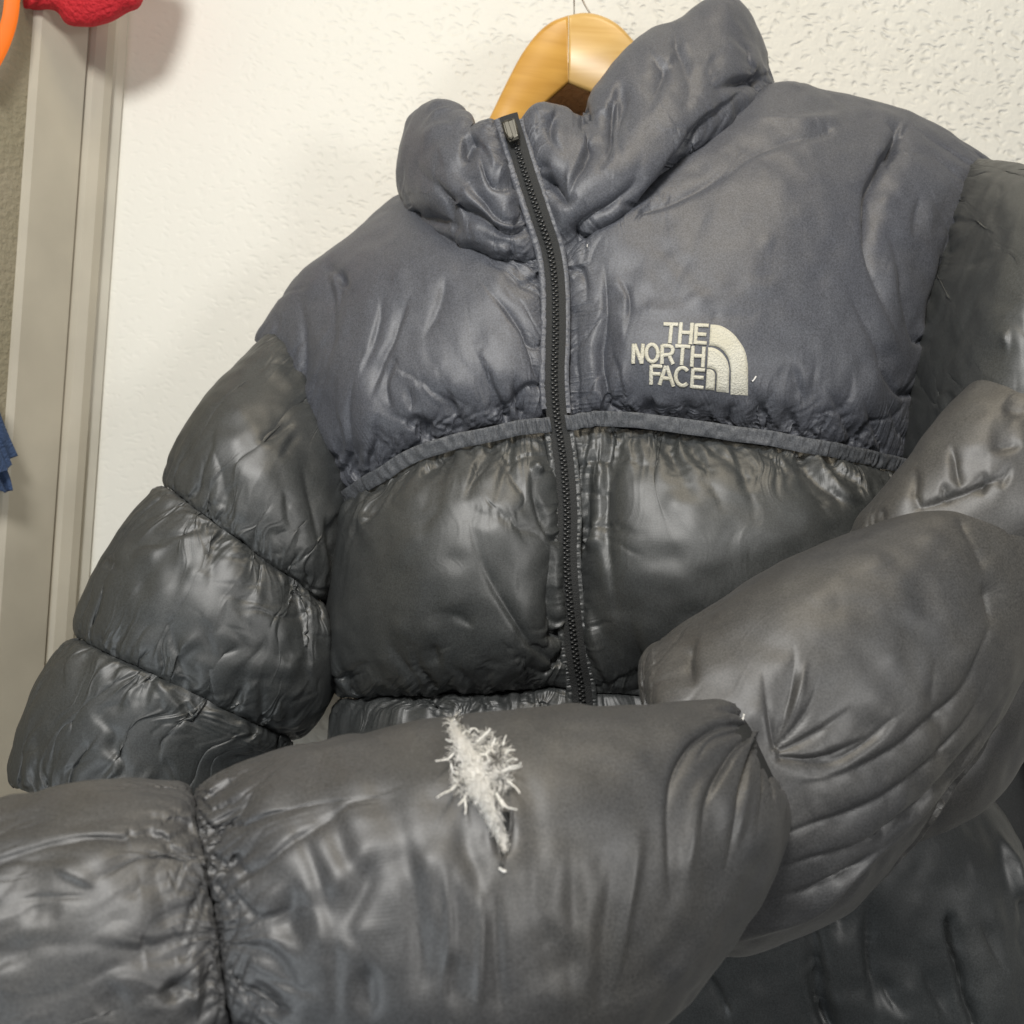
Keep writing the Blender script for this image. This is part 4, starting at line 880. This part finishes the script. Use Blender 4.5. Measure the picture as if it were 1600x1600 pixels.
V = []; F = []
def curl(x, y, lift, ang, ln, r):
    bnd = random.uniform(-1.4, 1.4); pts = []; px_, py_, a_ = x, y, ang
    for q in range(4):
        pts.append(on_sleeve(px_, py_, max(.0006, lift + random.uniform(-.0012, .0016)))); px_ += ln / 3 * math.cos(a_); py_ += ln / 3 * math.sin(a_); a_ += bnd / 3 + random.uniform(-.3, .3)
    fibre(V, F, pts, r, r * .4, 3)
BV = []; BF = []
for i in range(60):                                  # matted mass underneath
    for j in range(9):
        oo = j / 4 - 1; w_ = SPA[i, 2] * .62 * (1 + .25 * math.sin(i * 1.3) * math.sin(i * .37))
        BV.append(on_sleeve(SPA[i, 0] + oo * w_ + random.uniform(-1.2, 1.2), SPA[i, 1] + random.uniform(-1.5, 1.5), .0004 + (.0055 * (1 - oo * oo) * min(1, w_ / 18)) * random.uniform(.7, 1.1)))
BF = [(i * 9 + j, i * 9 + j + 1, (i + 1) * 9 + j + 1, (i + 1) * 9 + j) for i in range(59) for j in range(8)]
mesh_obj('matted_down', BV, BF, M['down'], TUFT)
for k in range(1500):                                 # matted plume lying along the tear
    i = min(59, int(60 * random.random() ** 0.85)); w_ = SPA[i, 2]; oo = max(-1.15, min(1.15, random.gauss(0, .48)))
    tip = i > 40
    al = math.atan2(SPA[min(i + 3, 59), 1] - SPA[max(i - 3, 0), 1], SPA[min(i + 3, 59), 0] - SPA[max(i - 3, 0), 0])
    ang = al + (random.uniform(-.35, .35) if tip else random.gauss(0, .75) + (0.9 * oo if random.random() < .5 else 0)) + (math.pi if random.random() < .35 and not tip else 0)
    curl(SPA[i, 0] + oo * w_, SPA[i, 1], .0008 + .010 * max(0, 1 - oo * oo) * min(1, w_ / 24) * random.uniform(.35, 1), ang, random.uniform(7, 20) if not tip else random.uniform(8, 16), random.uniform(.0001, .00026))
for k in range(520):                                 # looser clumps round it
    cx_, cy_, rr_ = random.choice(((776, 1186, 22), (776, 1186, 22), (728, 1160, 14), (724, 1226, 16), (760, 1160, 12), (784, 1215, 14)))
    a_ = random.uniform(0, 6.28); r_ = rr_ * math.sqrt(random.random())
    curl(cx_ + r_ * math.cos(a_), cy_ + 1.2 * r_ * math.sin(a_), random.uniform(.001, .007), a_ + random.uniform(-.8, .8), random.uniform(6, 15), random.uniform(.0001, .00024))
pl = mesh_obj('plume', V, F, M['down'], TUFT); pl['kind'] = 'stuff'
BARB = [((708,1178),(700,1186),(690,1188),(681,1189)),((712,1228),(702,1236),(692,1240),(683,1246)),((728,1244),(722,1252),(716,1258)),((714,1210),(707,1204),(705,1192)),((708,1158),(701,1158),(697,1155)),
 ((745,1160),(753,1152),(760,1146),(766,1138)),((768,1168),(772,1158),(773,1152)),((786,1165),(788,1156),(791,1149)),((790,1178),(797,1172),(805,1172)),((792,1190),(800,1186),(808,1187)),((788,1204),(798,1198),(810,1196),(814,1192)),
 ((784,1206),(796,1202),(808,1200),(815,1197)),((792,1220),(800,1226),(807,1232),(812,1239)),((784,1250),(790,1260),(798,1263),(808,1265)),((776,1240),(782,1252),(786,1262)),((722,1150),(728,1142),(735,1144)),((735,1140),(742,1138),(748,1144)),
 ((709,1128),(712,1118),(720,1110)),((726,1248),(728,1262),(727,1272)),((758,1180),(766,1172),(774,1176)),((750,1178),(760,1180),(764,1190))]
for b_ in BARB:
    V = []; F = []
    fibre(V, F, [on_sleeve(p[0], p[1], 0.003 + 0.004 * i + random.uniform(0, .002)) for i, p in enumerate(b_)], 0.0006, 0.0003, 5)
    mesh_obj('barb', V, F, M['down'], TUFT)
adopt(TUFT)
for keys_, x_, y_, r_, par_ in ((['R4'], 785, 1361, .0011, R4o), (['R4', 'R3'], 1160, 1123, .0010, R4o), (['YR'], 1178, 593, .0010, YRo), (['YR'], 918, 385, .0006, YRo), (['R3'], 1556, 1140, .0008, None)):
    h_ = hit(keys_, x_, y_)
    if h_ is None or par_ is None: continue
    V = []; F = []; q_ = h_[0] + h_[1] * .0006; d_ = np.array([random.uniform(-1, 1), 0, random.uniform(-1, 1)]) * r_ * 1.6
    fibre(V, F, [q_ - d_, q_, q_ + d_ + np.array([0, 0, r_])], r_ * .6, r_ * .5, 6); mesh_obj('lint', V, F, M['down'], par_)

# ------------------------------------------------------------------ wooden hanger
def wood(name, c1, c2, rot):
    mt, nt, b = mat_new(name); N = nt.nodes; L = nt.links
    tc = N.new('ShaderNodeTexCoord'); mp = N.new('ShaderNodeMapping'); mp.inputs['Rotation'].default_value = (0, rot, 0); mp.inputs['Scale'].default_value = (9, 20, 90); L.new(tc.outputs['Object'], mp.inputs['Vector'])
    n = N.new('ShaderNodeTexNoise'); n.inputs['Scale'].default_value = 1.0; n.inputs['Detail'].default_value = 6; n.inputs['Distortion'].default_value = 0.8; L.new(mp.outputs['Vector'], n.inputs['Vector'])
    r = N.new('ShaderNodeValToRGB'); r.color_ramp.elements[0].position = .3; r.color_ramp.elements[1].position = .7; r.color_ramp.elements[0].color = (*c1, 1); r.color_ramp.elements[1].color = (*c2, 1)
    L.new(n.outputs['Fac'], r.inputs['Fac']); L.new(r.outputs['Color'], b.inputs['Base Color']); b.inputs['Roughness'].default_value = 0.32
    return mt
HANG = empty('wooden_hanger', tuple(P(900, 60, .925)), 'varnished orange-brown wooden hanger inside the jacket collar', 'hanger')
def slab(name, outer, inner, depth, thick, mat, parent):
    """curved arm: between an upper and a lower edge, rounded front"""
    A = catmull(np.array(outer, float), 40); B = catmull(np.array(inner, float), 40); V = []; F = []
    prof = [(0, 1.0), (0.0, .30), (.02, .12), (.07, .02), (.5, 0.0), (.93, .02), (.98, .12), (1.0, .30), (1.0, 1.0)]; n = len(prof)
    for i in range(40):
        dd = depth[0] + (depth[1] - depth[0]) * i / 39
        for t, z in prof:
            q = A[i] * (1 - t) + B[i] * t; V.append(P(q[0], q[1], dd + z * thick))
    for i in range(39):
        for j in range(n): F.append((i * n + j, i * n + (j + 1) % n, (i + 1) * n + (j + 1) % n, (i + 1) * n + j))
    F.append(tuple(range(n))); F.append(tuple(39 * n + j for j in range(n))[::-1])
    o = mesh_obj(name, V, F, mat, parent); 
    return o
slab('arm', [(888,24),(862,34),(838,54),(815,85),(795,122),(775,163),(740,235),(690,330)], [(888,131),(880,138),(866,150),(850,164),(832,180),(810,203),(780,245),(730,340)], (.922,.90), 0.016, wood('orange_wood', (0.54,0.28,0.055), (0.66,0.37,0.085), 0.75), HANG)
slab('arm', [(888.6,24),(912,20),(938,24),(965,38),(990,64),(1015,100),(1060,180),(1130,300)], [(888.6,131),(905,138),(925,146),(945,154),(965,166),(990,185),(1030,235),(1095,330)], (.922,.915), 0.016, wood('pale_wood', (0.60,0.36,0.10), (0.74,0.49,0.18), -0.5), HANG)
def wire(name, pts, r, mat, parent):
    V = []; F = []; fibre(V, F, pts, r, r, 8); return mesh_obj(name, V, F, mat, parent)
M['wire'] = plain('dull_wire', (0.30, 0.27, 0.23), 0.4, metal=0.8)
wire('hook', [P(897,30,.93),P(897,0,.93),P(896,-40,.935),P(893,-90,.94)], 0.0009, M['wire'], HANG)
wire('hook', [P(924,24,.93),P(912,4,.93),P(902,-25,.935),P(894,-90,.94)], 0.0008, M['wire'], HANG)
adopt(HANG)

# ------------------------------------------------------------------ left edge: door casing and the denim and added shapes next to it
def rpillow(name, outline, d, h_, mat, parent=None, n=14, m=90, tilt=0.0, amp=0.0, seed=0, c=None):
    """soft closed shape with this outline, rounded towards both sides"""
    O = np.array(outline + [outline[0]], float); O = catmull(O, m + 1)[:-1]
    c = O.mean(0) if c is None else np.array(c, float)
    V = []; F = []
    for sgn in (-1, 1):
        for i in range(n + 1):
            t = i / n
            for p in O:
                q = c + (p - c) * t; V.append([q[0], q[1], d + tilt * (q[0] - c[0]) + sgn * h_ * math.sqrt(max(0, 1 - t * t)) * (1 if sgn < 0 else .6)])
    V = np.array(V); X = P3(V)
    if amp: X = X + amp * np.stack([nv(X * 60 + seed) for nv in NV], -1)
    N1 = (n + 1) * m
    for s_ in (0, 1):
        for i in range(n):
            for j in range(m):
                f = (s_ * N1 + i * m + j, s_ * N1 + i * m + (j + 1) % m, s_ * N1 + (i + 1) * m + (j + 1) % m, s_ * N1 + (i + 1) * m + j)
                F.append(f if s_ else f[::-1])
    return mesh_obj(name, X, F, mat, parent)
def side_d(px, py):
    """distance at which the line through a photo point meets the side wall"""
    r = (RT[0] * (px - 800) + UP[0] * (800 - py)) / FPX
    return (XC - 0.5 * WALL_D) / (r - 0.5)
def board(name, y0, y1, x0, x1, z0, z1, mat, parent, bv=0.003):
    V = []; F = []
    for z in (z0, z1):
        for (x, y) in ((x0, y0), (x1 - bv, y0), (x1, y0 + bv), (x1, y1 - bv), (x1 - bv, y1), (x0, y1)): V.append((x - 0.5 * (WALL_D - y), y, z))
    for k in range(6): F.append((k, (k + 1) % 6, 6 + (k + 1) % 6, 6 + k))
    F.append((5, 4, 3, 2, 1, 0)); F.append((6, 7, 8, 9, 10, 11))
    return mesh_obj(name, V, F, mat, parent, smooth_=False)
CAS = empty('door_casing', (XC, 1.0, 0.0), 'beige painted door casing in the corner beside the white wall', 'door casing')
board('corner_bead', 1.034, WALL_D - .001, XC - .03, XC + .010, -0.4, 3.2, M['cream'], CAS)
board('moulding', 1.012, 1.0325, XC - .03, XC + .016, -0.4, 3.2, M['beige'], CAS, 0.006)
board('flat_board', 0.957, 1.0105, XC - .03, XC + .006, -0.4, 3.2, M['beige'], CAS)
adopt(CAS)
M['red'] = plain('fleece_like_red', (0.55, 0.010, 0.022), 0.75, bump=0.9, bscale=260, col2=(0.62, 0.02, 0.03))
M['orange'] = plain('plain_orange', (0.85, 0.17, 0.005), 0.6)
M['denim'] = plain('blue_denim', (0.035, 0.065, 0.14), 0.85, bump=0.5, bscale=400, col2=(0.06, 0.10, 0.20), cscale=60)
M['white'] = plain('white_cotton', (0.76, 0.75, 0.70), 0.8, bump=0.15, bscale=90)
o = rpillow('red_shape', [(20,-120),(24,2),(50,13),(84,17),(104,37),(132,43),(168,36),(196,21),(225,-6),(240,-120)], .955, .022, M['red'], amp=.002, c=(130,-50))  # added soft shape standing for a red sticker-like mark
o['label'] = 'added red fleece-like shape reaching into the top left corner'; o['category'] = 'garment'
o = ribbon('orange_band', [(x_, y_, side_d(x_, max(y_, 0)) - .02) for x_, y_ in ((22,-60),(19,0),(14,35),(0,75),(-25,120))], 11, 'orange', rise=1.5, parent=None, nc=9)  # added strip standing for a flat orange graphic
o['label'] = 'added bright orange strap hanging under the red garment at the left edge'; o['category'] = 'band'
DN = empty('denim_garment', tuple(P(0, 700, .80)), 'blue denim garment edge at the left border beside the tan wall', 'garment')
def drape(name, rows, seed, mat='white', par=None, off=0.014, wav=1.0):
    X = patch([[(x_, y_, side_d(x_, y_) - off) for x_, y_ in r_] for r_ in rows], step=3)
    h, w_ = X.shape[:2]; u = np.linspace(0, 1, w_)[None].repeat(h, 0); v = np.linspace(0, 1, h)[:, None].repeat(w_, 1)
    dz = NV[0](np.stack([u * 4, v * 0.8, np.full_like(u, seed)], -1)) * 0.005 + NV[1](np.stack([u * 9, v * 1.3, np.full_like(u, seed)], -1)) * 0.0015
    X = X + normals(X) * (dz * wav)[..., None]
    o = grid_obj(name, X, M[mat], par, sub=0)
    sm = o.modifiers.new('thickness', 'SOLIDIFY'); sm.thickness = 0.0018
drape('flap', [[(-60,560),(-30,590),(-8,625)],[(-60,640),(-10,660),(8,672)],[(-60,720),(-2,722),(24,712)]], 5, 'denim', DN, .03)
drape('flap', [[(-60,600),(-30,640),(-6,672)],[(-60,680),(-10,700),(10,704)],[(-60,742),(0,738),(19,726)]], 6, 'denim', DN, .045)
drape('flap', [[(-60,680),(-30,700),(0,715)],[(-60,720),(-16,738),(9,740)],[(-60,750),(2,768),(15,766)]], 7, 'denim', DN, .036)
adopt(DN)
